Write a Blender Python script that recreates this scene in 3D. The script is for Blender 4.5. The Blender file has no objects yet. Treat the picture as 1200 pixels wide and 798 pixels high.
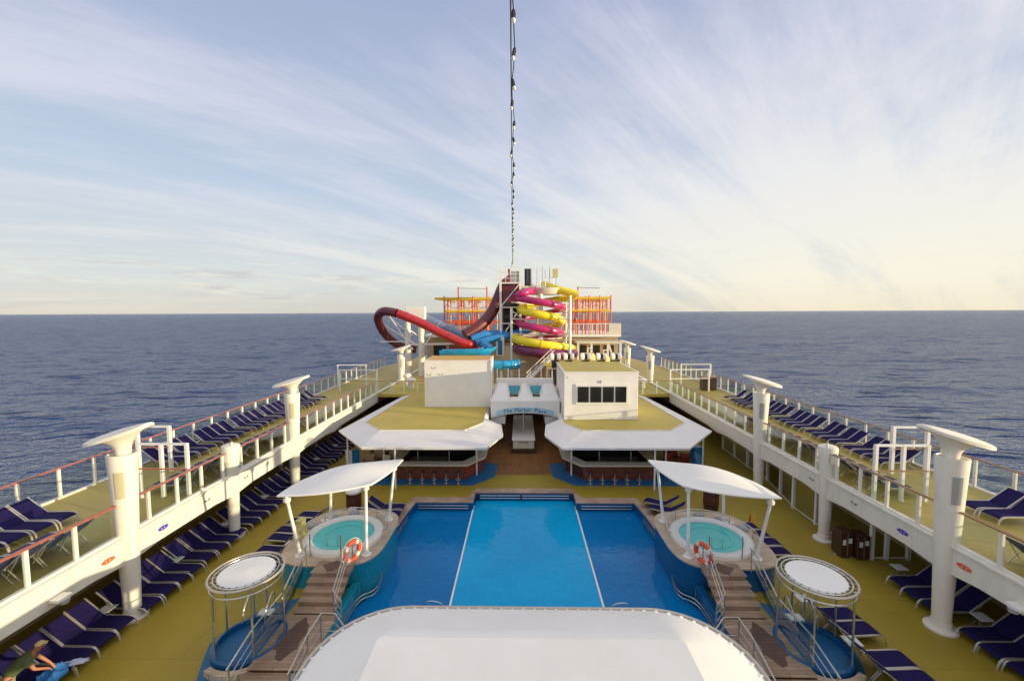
import bpy, bmesh, math, random
from mathutils import Vector, Matrix
random.seed(7)
PI=math.pi; R=math.radians
S=bpy.context.scene; COL=S.collection
ORG={}
# ------------------------------------------------------------------ materials
def mat(name,col,rough=.6,metal=0,var=.12,scale=1.5,bump=0,bscale=20,spec=.5,coat=0,dirt=None,dirt_amt=0,stretch=None):
    m=bpy.data.materials.new(name); m.use_nodes=True
    nt=m.node_tree; N=nt.nodes; L=nt.links; b=N['Principled BSDF']
    b.inputs['Roughness'].default_value=rough; b.inputs['Metallic'].default_value=metal
    b.inputs['Specular IOR Level'].default_value=spec
    if coat: b.inputs['Coat Weight'].default_value=coat; b.inputs['Coat Roughness'].default_value=.08
    tc=N.new('ShaderNodeTexCoord'); src=tc.outputs['Object']
    if stretch:
        mp=N.new('ShaderNodeMapping'); mp.inputs['Scale'].default_value=stretch; L.new(src,mp.inputs[0]); src=mp.outputs[0]
    if var:
        n=N.new('ShaderNodeTexNoise'); n.inputs['Scale'].default_value=scale; n.inputs['Detail'].default_value=6; n.inputs['Roughness'].default_value=.65
        L.new(src,n.inputs['Vector'])
        r=N.new('ShaderNodeValToRGB'); r.color_ramp.elements[0].position=.3; r.color_ramp.elements[1].position=.72
        d=dirt if dirt else [c*(1-var) for c in col]
        r.color_ramp.elements[0].color=(*[c*(1-var) for c in col],1) if not dirt else (*[col[i]*(1-dirt_amt)+d[i]*dirt_amt for i in range(3)],1)
        r.color_ramp.elements[1].color=(*[min(1,c*(1+var*.6)) for c in col],1)
        L.new(n.outputs['Fac'],r.inputs[0]); L.new(r.outputs[0],b.inputs['Base Color'])
        rr=N.new('ShaderNodeMapRange'); rr.inputs[3].default_value=max(.02,rough-.08); rr.inputs[4].default_value=min(1,rough+.12)
        L.new(n.outputs['Fac'],rr.inputs[0]); L.new(rr.outputs[0],b.inputs['Roughness'])
    else: b.inputs['Base Color'].default_value=(*col,1)
    if bump:
        n2=N.new('ShaderNodeTexNoise'); n2.inputs['Scale'].default_value=bscale; n2.inputs['Detail'].default_value=4
        bp=N.new('ShaderNodeBump'); bp.inputs['Strength'].default_value=bump; bp.inputs['Distance'].default_value=.02
        L.new(src,n2.inputs['Vector']); L.new(n2.outputs['Fac'],bp.inputs['Height']); L.new(bp.outputs[0],b.inputs['Normal'])
    return m
def planks(name,c1,c2,width=.12,axis='X',rough=.55,seam=.35):
    m=bpy.data.materials.new(name); m.use_nodes=True
    nt=m.node_tree; N=nt.nodes; L=nt.links; b=N['Principled BSDF']; b.inputs['Roughness'].default_value=rough
    tc=N.new('ShaderNodeTexCoord'); mp=N.new('ShaderNodeMapping')
    if axis=='Y': mp.inputs['Rotation'].default_value=(0,0,PI/2)
    L.new(tc.outputs['Object'],mp.inputs[0])
    br=N.new('ShaderNodeTexBrick'); br.inputs['Scale'].default_value=1; br.inputs['Brick Width'].default_value=2.4; br.inputs['Row Height'].default_value=width
    br.inputs['Mortar Size'].default_value=.008; br.inputs['Mortar'].default_value=(*[c*seam for c in c1],1)
    br.inputs['Color1'].default_value=(*c1,1); br.inputs['Color2'].default_value=(*c2,1); br.offset=.37
    L.new(mp.outputs[0],br.inputs['Vector'])
    n=N.new('ShaderNodeTexNoise'); n.inputs['Scale'].default_value=1.3; n.inputs['Detail'].default_value=7; L.new(tc.outputs['Object'],n.inputs['Vector'])
    mr=N.new('ShaderNodeMapRange'); mr.inputs[1].default_value=.3; mr.inputs[2].default_value=.7; mr.inputs[3].default_value=.7; mr.inputs[4].default_value=1.15
    L.new(n.outputs['Fac'],mr.inputs[0])
    mx=N.new('ShaderNodeMix'); mx.data_type='RGBA'; mx.blend_type='MULTIPLY'; mx.inputs[0].default_value=1
    L.new(br.outputs['Color'],mx.inputs[6]); L.new(mr.outputs[0],mx.inputs[7]); L.new(mx.outputs[2],b.inputs['Base Color'])
    return m
def deckmat(name,c,c2):
    # rubberised outdoor deck coating: broad worn patches, scuffs, fine grain, faint weld seams
    m=bpy.data.materials.new(name); m.use_nodes=True
    nt=m.node_tree; N=nt.nodes; L=nt.links; b=N['Principled BSDF']
    tc=N.new('ShaderNodeTexCoord')
    n=N.new('ShaderNodeTexNoise'); n.inputs['Scale'].default_value=.35; n.inputs['Detail'].default_value=9; n.inputs['Roughness'].default_value=.62; L.new(tc.outputs['Object'],n.inputs['Vector'])
    r=N.new('ShaderNodeValToRGB'); r.color_ramp.elements[0].position=.32; r.color_ramp.elements[1].position=.68
    r.color_ramp.elements[0].color=(*c2,1); r.color_ramp.elements[1].color=(*c,1); L.new(n.outputs['Fac'],r.inputs[0])
    g=N.new('ShaderNodeTexNoise'); g.inputs['Scale'].default_value=38; g.inputs['Detail'].default_value=3; L.new(tc.outputs['Object'],g.inputs['Vector'])
    mr=N.new('ShaderNodeMapRange'); mr.inputs[1].default_value=.3; mr.inputs[2].default_value=.7; mr.inputs[3].default_value=.88; mr.inputs[4].default_value=1.1; L.new(g.outputs['Fac'],mr.inputs[0])
    mx=N.new('ShaderNodeMix'); mx.data_type='RGBA'; mx.blend_type='MULTIPLY'; mx.inputs[0].default_value=1
    L.new(r.outputs[0],mx.inputs[6]); L.new(mr.outputs[0],mx.inputs[7])
    br=N.new('ShaderNodeTexBrick'); br.inputs['Brick Width'].default_value=7.4; br.inputs['Row Height'].default_value=3.1; br.inputs['Mortar Size'].default_value=.012; br.inputs['Scale'].default_value=1
    br.inputs['Color1'].default_value=(1,1,1,1); br.inputs['Color2'].default_value=(.94,.95,.92,1); br.inputs['Mortar'].default_value=(.72,.72,.72,1); L.new(tc.outputs['Object'],br.inputs['Vector'])
    m2=N.new('ShaderNodeMix'); m2.data_type='RGBA'; m2.blend_type='MULTIPLY'; m2.inputs[0].default_value=1
    L.new(mx.outputs[2],m2.inputs[6]); L.new(br.outputs[0],m2.inputs[7]); L.new(m2.outputs[2],b.inputs['Base Color'])
    rr=N.new('ShaderNodeMapRange'); rr.inputs[3].default_value=.42; rr.inputs[4].default_value=.75; L.new(n.outputs['Fac'],rr.inputs[0]); L.new(rr.outputs[0],b.inputs['Roughness'])
    bp=N.new('ShaderNodeBump'); bp.inputs['Strength'].default_value=.25; bp.inputs['Distance'].default_value=.01; L.new(g.outputs['Fac'],bp.inputs['Height']); L.new(bp.outputs[0],b.inputs['Normal'])
    return m
def glassmat(name,tint=(.85,.93,.93),refl=.12):
    m=bpy.data.materials.new(name); m.use_nodes=True
    nt=m.node_tree; N=nt.nodes; L=nt.links; N.remove(N['Principled BSDF']); out=N['Material Output']
    t=N.new('ShaderNodeBsdfTransparent'); t.inputs[0].default_value=(*tint,1)
    g=N.new('ShaderNodeBsdfGlossy'); g.inputs['Roughness'].default_value=.04; g.inputs[0].default_value=(.9,.95,1,1)
    lw=N.new('ShaderNodeLayerWeight'); lw.inputs[0].default_value=.18
    mr=N.new('ShaderNodeMapRange'); mr.inputs[3].default_value=refl*.5; mr.inputs[4].default_value=.45; L.new(lw.outputs['Fresnel'],mr.inputs[0])
    x=N.new('ShaderNodeMixShader'); L.new(mr.outputs[0],x.inputs[0]); L.new(t.outputs[0],x.inputs[1]); L.new(g.outputs[0],x.inputs[2]); L.new(x.outputs[0],out.inputs[0])
    return m
def watermat(name,c1,c2,sc=2.2,bs=.35,rough=.05,tile=False):
    m=bpy.data.materials.new(name); m.use_nodes=True
    nt=m.node_tree; N=nt.nodes; L=nt.links; b=N['Principled BSDF']; b.inputs['Roughness'].default_value=rough; b.inputs['IOR'].default_value=1.33
    tc=N.new('ShaderNodeTexCoord')
    n=N.new('ShaderNodeTexNoise'); n.inputs['Scale'].default_value=.28; n.inputs['Detail'].default_value=5; n.inputs['Distortion'].default_value=.4; L.new(tc.outputs['Object'],n.inputs['Vector'])
    r=N.new('ShaderNodeValToRGB'); r.color_ramp.elements[0].position=.3; r.color_ramp.elements[1].position=.7
    r.color_ramp.elements[0].color=(*c1,1); r.color_ramp.elements[1].color=(*c2,1); L.new(n.outputs['Fac'],r.inputs[0])
    if tile:
        ds=N.new('ShaderNodeTexNoise'); ds.inputs['Scale'].default_value=1.4; L.new(tc.outputs['Object'],ds.inputs['Vector'])
        va=N.new('ShaderNodeVectorMath'); va.operation='SCALE'; va.inputs['Scale'].default_value=.30; L.new(ds.outputs['Color'],va.inputs[0])
        vb=N.new('ShaderNodeVectorMath'); vb.operation='ADD'; L.new(tc.outputs['Object'],vb.inputs[0]); L.new(va.outputs[0],vb.inputs[1])
        br=N.new('ShaderNodeTexBrick'); br.offset=0; br.inputs['Scale'].default_value=1; br.inputs['Brick Width'].default_value=.3; br.inputs['Row Height'].default_value=.3; br.inputs['Mortar Size'].default_value=.014
        br.inputs['Color1'].default_value=(1,1,1,1); br.inputs['Color2'].default_value=(.9,.93,.95,1); br.inputs['Mortar'].default_value=(.90,.93,.95,1); L.new(vb.outputs[0],br.inputs['Vector'])
        mx=N.new('ShaderNodeMix'); mx.data_type='RGBA'; mx.blend_type='MULTIPLY'; mx.inputs[0].default_value=1
        L.new(r.outputs[0],mx.inputs[6]); L.new(br.outputs[0],mx.inputs[7]); L.new(mx.outputs[2],b.inputs['Base Color'])
    else: L.new(r.outputs[0],b.inputs['Base Color'])
    w=N.new('ShaderNodeTexNoise'); w.inputs['Scale'].default_value=sc; w.inputs['Detail'].default_value=4; w.inputs['Distortion'].default_value=.8; L.new(tc.outputs['Object'],w.inputs['Vector'])
    bp=N.new('ShaderNodeBump'); bp.inputs['Strength'].default_value=bs; bp.inputs['Distance'].default_value=.03; L.new(w.outputs['Fac'],bp.inputs['Height']); L.new(bp.outputs[0],b.inputs['Normal'])
    return m
def seamat():
    m=bpy.data.materials.new('sea_water'); m.use_nodes=True
    nt=m.node_tree; N=nt.nodes; L=nt.links; b=N['Principled BSDF']
    tc=N.new('ShaderNodeTexCoord')
    def noise(s,rot,sc,det,dist):
        mp=N.new('ShaderNodeMapping'); mp.inputs['Rotation'].default_value=(0,0,rot); mp.inputs['Scale'].default_value=sc
        L.new(tc.outputs['Object'],mp.inputs[0]); n=N.new('ShaderNodeTexNoise'); n.inputs['Scale'].default_value=s; n.inputs['Detail'].default_value=det
        n.inputs['Roughness'].default_value=.6; n.inputs['Distortion'].default_value=dist; L.new(mp.outputs[0],n.inputs['Vector']); return n
    a=noise(.022,R(12),(.45,1,1),3,.4); c=noise(.075,R(-6),(.42,1,1),4,.7); d=noise(.30,R(14),(.6,1,1),4,.3)
    for q_ in (a,c): 
        q_.noise_type='RIDGED_MULTIFRACTAL'; q_.normalize=True
    def mul(n,k):
        q=N.new('ShaderNodeMath'); q.operation='MULTIPLY'; q.inputs[1].default_value=k; L.new(n.outputs['Fac'],q.inputs[0]); return q
    def add(p,q):
        z=N.new('ShaderNodeMath'); z.operation='ADD'; L.new(p.outputs[0],z.inputs[0]); L.new(q.outputs[0],z.inputs[1]); return z
    h=add(add(mul(a,11),mul(c,6.5)),mul(d,2.0))
    bp=N.new('ShaderNodeBump'); bp.inputs['Strength'].default_value=1; bp.inputs['Distance'].default_value=1.5
    L.new(h.outputs[0],bp.inputs['Height']); out=N['Material Output']; N.remove(b)
    # rough open sea: wave faces hide each other at grazing angles, which caps how mirror-like it gets
    df=N.new('ShaderNodeBsdfDiffuse'); df.inputs[0].default_value=(.004,.034,.155,1)
    gl=N.new('ShaderNodeBsdfGlossy'); gl.inputs['Roughness'].default_value=.09; gl.inputs[0].default_value=(.88,.93,.97,1)
    fr=N.new('ShaderNodeFresnel'); fr.inputs[0].default_value=1.33
    for nd in (df,gl,fr): L.new(bp.outputs[0],nd.inputs['Normal'])
    mr=N.new('ShaderNodeMapRange'); mr.inputs[1].default_value=.0; mr.inputs[2].default_value=.8; mr.inputs[3].default_value=.01; mr.inputs[4].default_value=.78; L.new(fr.outputs[0],mr.inputs[0])
    x=N.new('ShaderNodeMixShader'); L.new(mr.outputs[0],x.inputs[0]); L.new(df.outputs[0],x.inputs[1]); L.new(gl.outputs[0],x.inputs[2]); L.new(x.outputs[0],out.inputs[0])
    return m
M={}
M['white']=mat('white_paint',(.84,.815,.78),.38,var=.07,scale=.9,dirt=(.5,.45,.36),dirt_amt=.16,coat=.15)
M['white2']=mat('weathered_white_steel',(.80,.76,.68),.45,var=.1,scale=2.2,dirt=(.45,.38,.28),dirt_amt=.25,stretch=(1,1,.25))
M['canvas']=mat('white_tensile_canvas',(.84,.82,.79),.75,var=.05,scale=.8,bump=.1,bscale=60,dirt=(.55,.52,.47),dirt_amt=.15)
M['roofwhite']=mat('pale_roof_coating',(.80,.77,.76),.5,var=.05,scale=.7,dirt=(.5,.48,.45),dirt_amt=.18)
M['cream']=mat('cream_top',(.72,.66,.54),.55,var=.12,scale=2)
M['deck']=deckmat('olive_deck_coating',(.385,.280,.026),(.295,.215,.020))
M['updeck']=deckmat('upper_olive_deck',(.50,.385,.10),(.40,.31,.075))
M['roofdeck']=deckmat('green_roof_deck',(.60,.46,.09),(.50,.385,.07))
M['bluemat']=deckmat('blue_rubber_floor',(.010,.15,.36),(.008,.11,.28))
M['teak']=planks('teak_floor',(.30,.125,.032),(.24,.10,.026),.12,'Y')
M['teakgrey']=planks('weathered_teak_boards',(.44,.30,.21),(.32,.21,.14),.14,'X',.65)
M['teakdark']=planks('wet_teak_boards',(.13,.06,.032),(.10,.045,.025),.14,'X',.35)
M['coping']=planks('pink_beige_coping_boards',(.50,.35,.27),(.43,.29,.22),.2,'X',.6,.6)
M['platform']=planks('beige_platform_boards',(.64,.50,.36),(.56,.43,.31),.16,'X',.6,.55)
M['rail']=mat('sunlit_wood_handrail',(.42,.10,.03),.35,var=.3,scale=6,coat=.4)  # left handrail wood with sunlight put into its orange-red colour
M['railw']=mat('shaded_brown_wood',(.30,.16,.07),.5,var=.25,scale=6)  # same handrail wood, right-side shade put into its colour; also brown trim
M['navy']=mat('navy_sling_fabric',(.015,.010,.075),.85,spec=.18,var=.25,scale=9,bump=.2,bscale=150)
M['navy2']=mat('sunbleached_navy_fabric',(.030,.034,.12),.75,var=.25,scale=9,bump=.2,bscale=150)
M['alu']=mat('champagne_aluminium',(.55,.50,.43),.4,metal=.6,var=.1,scale=5)
M['steel']=mat('brushed_steel',(.62,.60,.56),.28,metal=.95,var=.1,scale=8)
M['plastic']=mat('white_plastic_table',(.7,.7,.68),.4,var=.06,scale=4)
M['dark']=mat('dark_interior',(.018,.013,.012),.7,var=.2)
M['black']=mat('black_housing',(.02,.019,.02),.5,var=.2)
M['brown']=mat('dark_brown_panel',(.055,.02,.013),.4,var=.25,scale=4,coat=.2)
M['redpanel']=mat('red_bar_apron',(.30,.045,.02),.4,var=.2,scale=4)
M['barwood']=mat('reddish_bar_wood',(.17,.045,.025),.35,var=.3,scale=3,coat=.3)
M['purple']=mat('purple_light_tone',(.07,.035,.16),.5,var=.2)  # the bar's purple light, put into a surface colour
M['orange']=mat('lifebuoy_orange',(.80,.09,.025),.45,var=.12,scale=6)
M['orangetape']=mat('white_buoy_band',(.8,.72,.6),.5,var=.1)
M['glass']=glassmat('railing_glass',(.92,.95,.93),.04); M['blueglass']=glassmat('blue_tinted_glass',(.35,.62,.75),.2)
M['winglass']=mat('dark_window_glass',(.012,.012,.014),.07,var=.2,scale=.8,spec=.8)
M['poolmid']=watermat('swimming_pool_water',(.0,.32,.66),(.0,.40,.76),2.5,.5,.06,True)
M['poolside']=watermat('side_pool_water',(.0,.155,.43),(.001,.195,.50),2.5,.6,.06,True)
M['spa']=watermat('spa_water',(.06,.58,.56),(.16,.74,.68),5,.6,.08)
M['bluetile']=mat('blue_mosaic_wall',(.006,.10,.26),.2,var=.3,scale=14)
M['tealtile']=mat('teal_mosaic_wall',(.01,.27,.40),.2,var=.3,scale=14)
M['yellow']=mat('yellow_fibreglass',(.92,.74,.015),.3,var=.1,scale=.8,coat=.5)
M['magenta']=mat('magenta_fibreglass',(.50,.012,.15),.3,var=.22,scale=.7,coat=.5)
M['plum']=mat('plum_fibreglass',(.16,.01,.08),.35,var=.2,scale=.7,coat=.4)
M['red']=mat('red_fibreglass',(.42,.010,.018),.25,var=.2,scale=.7,coat=.6)
M['maroon']=mat('maroon_fibreglass',(.13,.010,.016),.4,var=.25,scale=.8,coat=.3)
M['blue']=mat('blue_fibreglass',(.012,.20,.52),.25,var=.25,scale=.6,coat=.5)
M['cyan']=mat('light_blue_fibreglass',(.015,.36,.68),.3,var=.3,scale=.6,coat=.4)
M['greyblue']=mat('grey_blue_translucent_tube',(.13,.20,.32),.15,var=.25,scale=.7,coat=.8)
M['ropered']=mat('red_course_post',(.68,.10,.05),.45,var=.15)
M['ropeyel']=mat('yellow_course_beam',(.85,.55,.03),.5,var=.2)
M['tan']=mat('tan_painted_wall',(.50,.38,.24),.6,var=.15,scale=.6)
M['teal']=mat('teal_slide_lining',(.01,.26,.33),.3,var=.15)
M['olive']=mat('olive_green_shirt',(.085,.115,.045),.85,var=.2,scale=10)
M['khaki']=mat('khaki_shorts',(.50,.42,.20),.85,var=.15,scale=8)
M['skin']=mat('warm_brown_skin',(.40,.165,.085),.5,var=.1,scale=10)  # even skin base colour with slight random variation
M['cap']=mat('yellow_cap',(.55,.42,.16),.8,var=.1)
M['towel']=mat('blue_towel',(.035,.20,.50),.95,var=.2,scale=6,bump=.5,bscale=30)
M['lilac']=mat('pale_lilac_towel',(.52,.55,.72),.95,var=.1,scale=6,bump=.5,bscale=30)
M['bin']=mat('brown_barrel_wood',(.10,.028,.018),.5,var=.3,scale=5,stretch=(6,6,.4))
M['bulb']=mat('clear_bulb_glass',(.75,.76,.72),.1,var=0,spec=.9)
M['cable']=mat('black_cable',(.02,.02,.022),.6,var=0)
M['hull']=mat('ship_side_white',(.7,.69,.66),.4,var=.1,scale=.3)
M['signblue']=mat('light_blue_sign_band',(.42,.66,.76),.4,var=.12,scale=1.5)
M['mark']=mat('dark_grey_bird_marks',(.12,.12,.13),.6,var=0); M['ink']=mat('dark_blue_lettering',(.02,.09,.20),.5,var=0)
M['grey']=mat('grey_painted_panel',(.36,.36,.37),.5,var=.08)
M['tanpanel']=mat('tan_painted_panel',(.55,.50,.30),.5,var=.08)
M['wicker']=mat('brown_wicker',(.20,.12,.06),.8,var=.4,scale=14)
M['amber']=mat('amber_plastic',(.72,.40,.05),.45,var=.1)
M['paleyellow']=mat('pale_yellow_cloth',(.62,.55,.22),.8,var=.15)
M['logoblue']=mat('violet_emblem',(.09,.05,.50),.4,var=0)
M['logored']=mat('orange_red_emblem',(.75,.13,.04),.4,var=0)
M['sea']=seamat()
# ------------------------------------------------------------------ mesh builder
class MB:
    def __init__(s): s.v=[]; s.f=[]
    def add(s,vs,fs):
        o=len(s.v); s.v+= [tuple(v) for v in vs]; s.f+=[tuple(i+o for i in f) for f in fs]; return s
    def box(s,x0,x1,y0,y1,z0,z1):
        return s.add([(x0,y0,z0),(x1,y0,z0),(x1,y1,z0),(x0,y1,z0),(x0,y0,z1),(x1,y0,z1),(x1,y1,z1),(x0,y1,z1)],
            [(0,3,2,1),(4,5,6,7),(0,1,5,4),(1,2,6,5),(2,3,7,6),(3,0,4,7)])
    def bar(s,p,q,w,h=None):
        h=h or w; p=Vector(p); q=Vector(q); d=(q-p).normalized(); u=Vector((0,0,1))
        if abs(d.z)>.95: u=Vector((0,1,0))
        r=d.cross(u).normalized()*w/2; u=r.cross(d).normalized()*h/2
        return s.add([p-r-u,p+r-u,p+r+u,p-r+u,q-r-u,q+r-u,q+r+u,q-r+u],[(0,3,2,1),(4,5,6,7),(0,1,5,4),(1,2,6,5),(2,3,7,6),(3,0,4,7)])
    def prism(s,poly,z0,z1,top=True,bot=True):
        n=len(poly); a=sum(poly[i][0]*poly[(i+1)%n][1]-poly[(i+1)%n][0]*poly[i][1] for i in range(n))
        if a<0: poly=poly[::-1]
        f=[(i,(i+1)%n,n+(i+1)%n,n+i) for i in range(n)]
        if top: f.append(tuple(range(n,2*n)))
        if bot: f.append(tuple(range(n-1,-1,-1)))
        return s.add([(x,y,z0) for x,y in poly]+[(x,y,z1) for x,y in poly],f)
    def loops(s,rings,cap=True,closed=True):
        n=len(rings[0]); vs=[p for r in rings for p in r]; f=[]
        for k in range(len(rings)-1):
            for i in range(n if closed else n-1):
                j=(i+1)%n; f.append((k*n+i,k*n+j,(k+1)*n+j,(k+1)*n+i))
        if cap and closed: f.append(tuple(range(n-1,-1,-1))); f.append(tuple((len(rings)-1)*n+i for i in range(n)))
        return s.add(vs,f)
    def lathe(s,prof,c=(0,0),n=32,cap=True):
        return s.loops([[(c[0]+r*math.cos(2*PI*i/n),c[1]+r*math.sin(2*PI*i/n),z) for i in range(n)] for r,z in prof],cap)
    def tube(s,path,r,n=8,closed=False,cap=True):
        P=[Vector(p) for p in path]; m=len(P); rings=[]; prev=None
        for i in range(m):
            if closed: t=(P[(i+1)%m]-P[i-1])
            else: t=(P[min(i+1,m-1)]-P[max(i-1,0)])
            t.normalize()
            if prev is None:
                u=Vector((0,0,1)) if abs(t.z)<.9 else Vector((1,0,0)); a=t.cross(u).normalized()
            else: a=(prev-t*prev.dot(t)).normalized()
            prev=a; b=t.cross(a); rr=r[i] if isinstance(r,(list,tuple)) else r
            rings.append([P[i]+(a*math.cos(2*PI*k/n)+b*math.sin(2*PI*k/n))*rr for k in range(n)])
        if closed: rings.append(rings[0]); cap=False
        return s.loops(rings,cap)
    def trough(s,path,r,n=10,w=.06):
        # open half-pipe
        P=[Vector(p) for p in path]; m=len(P); rings=[]
        for i in range(m):
            t=(P[min(i+1,m-1)]-P[max(i-1,0)]).normalized(); a=t.cross(Vector((0,0,1))).normalized(); b=a.cross(t)
            o=[P[i]+(a*math.cos(PI+PI*k/n)+b*math.sin(PI+PI*k/n))*r for k in range(n+1)]
            q=[P[i]+(a*math.cos(PI+PI*k/n)+b*math.sin(PI+PI*k/n))*(r-w) for k in range(n,-1,-1)]
            rings.append(o+q)
        return s.loops(rings)
    def build(s,name,m,parent=None,smooth=False,bevel=0,ang=40):
        o=ORG.get(parent.name,Vector((0,0,0))) if parent else Vector((0,0,0))
        me=bpy.data.meshes.new(name); me.from_pydata([(v[0]-o.x,v[1]-o.y,v[2]-o.z) for v in s.v],[],s.f); me.update()
        bm=bmesh.new(); bm.from_mesh(me); bmesh.ops.recalc_face_normals(bm,faces=bm.faces); bm.to_mesh(me); bm.free()
        if smooth:
            me.polygons.foreach_set('use_smooth',[True]*len(me.polygons)); me.set_sharp_from_angle(angle=R(ang))
        me.materials.append(M[m] if isinstance(m,str) else m)
        ob=bpy.data.objects.new(name,me); COL.objects.link(ob)
        if parent: ob.parent=parent; ORG[ob.name]=o
        if bevel:
            b=ob.modifiers.new('bevel','BEVEL'); b.width=bevel; b.segments=2; b.limit_method='ANGLE'
        return ob
def spline(pts,n=8):
    P=[Vector(p) for p in pts]; out=[]
    for i in range(len(P)-1):
        p0=P[max(i-1,0)]; p1=P[i]; p2=P[i+1]; p3=P[min(i+2,len(P)-1)]
        for k in range(n):
            t=k/n; out.append(.5*((2*p1)+(p2-p0)*t+(2*p0-5*p1+4*p2-p3)*t*t+(3*p1-p0-3*p2+p3)*t**3))
    out.append(P[-1]); return out
def thing(name,label,cat,loc=(0,0,0),group=None,rz=0):
    o=bpy.data.objects.new(name,None); COL.objects.link(o); o.location=loc; o.rotation_euler=(0,0,rz); o.empty_display_size=.3
    o['label']=label; o['category']=cat
    if group: o['group']=group
    ORG[o.name]=Vector(loc); return o
def tag(o,label,cat,group=None):
    o['label']=label; o['category']=cat
    if group: o['group']=group
    return o
def struct(o): o['kind']='structure'; return o
def at_origin(o,loc):      # give a one-mesh thing its origin at its base
    v=Vector(loc)
    for p in o.data.vertices: p.co-=v
    o.location=v; return o
def dup(src,loc,rz,label=None,group=None):
    def cp(o,par):
        c=o.copy(); COL.objects.link(c); c.parent=par
        for ch in o.children: cp(ch,c)
        return c
    r=cp(src,None); r.location=loc; r.rotation_euler=(0,0,rz)
    if label: r['label']=label
    if group: r['group']=group
    return r
NUM=['first','second','third','fourth','fifth','sixth','seventh','eighth','ninth','tenth','eleventh','twelfth','thirteenth','fourteenth','fifteenth','sixteenth','seventeenth','eighteenth','nineteenth','twentieth','twenty-first','twenty-second','twenty-third','twenty-fourth','twenty-fifth','twenty-sixth','twenty-seventh','twenty-eighth','twenty-ninth','thirtieth','thirty-first','thirty-second','thirty-third','thirty-fourth','thirty-fifth','thirty-sixth','thirty-seventh','thirty-eighth','thirty-ninth','fortieth']
SIDE={-1:'left',1:'right'}
# ------------------------------------------------------------------ sea, hull, decks
me=MB().add([(-110000,-110000,-38),(110000,-110000,-38),(110000,110000,-38),(-110000,110000,-38)],[(0,1,2,3)])
struct(me.build('sea','sea'))
hp=[(-20.6,-30),(20.6,-30),(20.6,62),(17,84),(9,95),(-9,95),(-17,84),(-20.6,62)]
struct(MB().prism(hp,-40,-.7).build('ship_hull','hull'))
d=MB()
d.prism([(-20.3,-10),(-6.72,-10),(-6.72,25.0),(-20.3,25.0)],-.6,0)
d.prism([(6.72,-10),(20.3,-10),(20.3,25.0),(6.72,25.0)],-.6,0)
d.prism([(-20.3,25.0),(20.3,25.0),(20.3,75),(-20.3,75)],-.6,0)
d.prism([(-6.72,-10),(6.72,-10),(6.72,7),(-6.72,7)],-.6,0)
for q in (-1,1): d.prism([(q*3.04,23.56),(q*6.715,23.56),(q*6.715,24.995),(q*3.04,24.995)],-.6,0)
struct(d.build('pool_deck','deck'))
struct(MB().add([(-2.0,27.65,.006),(2.25,27.65,.006),(8,30,.006),(8,45,.006),(-8,45,.006),(-8,30,.006)],[(0,1,2,3,4,5)]).build('teak_deck','teak'))
for s in (-1,1):
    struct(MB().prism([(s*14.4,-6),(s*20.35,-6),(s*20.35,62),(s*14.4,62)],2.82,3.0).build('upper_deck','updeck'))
    # fascia beam with flared haunch at each pillar
    fb=MB(); ys=[-6]; 
    for py in (2.9,8.7,14.25,19.8,25.3,30.8): ys+=[py-1.3,py-.55,py,py+.55,py+1.3]
    ys+=[36,40.5]
    rings=[]
    for y in ys:
        dz=0
        for py in (2.9,8.7,14.25,19.8,25.3,30.8):
            a=abs(y-py)
            if a<1.25: dz=max(dz,.14*(1-a/1.3))
        x0,x1=s*14.28,s*14.52
        rings.append([(x0,y,2.2-dz),(x1,y,2.2-dz),(x1,y,3.06),(x0,y,3.06)])
    fb.loops(rings); struct(fb.build('deck_fascia','white2',bevel=.015))
    struct(MB().box(s*14.2,s*14.6,-6,62,3.062,3.11).build('deck_kerb','white2'))
    # outboard wall of the pool deck with dark windows
    w=thing('outboard_wall','long pale steel wall with dark windows under the %s upper deck'%SIDE[s],'wall',(s*17.6,14,0))
    MB().box(s*17.6,s*17.8,-6,62,0,2.8).build('wall_plating','tan',w)
    for k in range(16):
        y=10+k*2.1
        MB().box(s*17.55,s*17.62,y,y+1.8,.5,2.3).build('window','winglass',w)
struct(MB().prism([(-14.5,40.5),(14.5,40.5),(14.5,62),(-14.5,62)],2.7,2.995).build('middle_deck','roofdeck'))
struct(MB().prism([(-20.35,62),(20.35,62),(17,84),(9,94),(-9,94),(-17,84)],2.7,2.99).build('forward_deck','updeck'))
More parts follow.
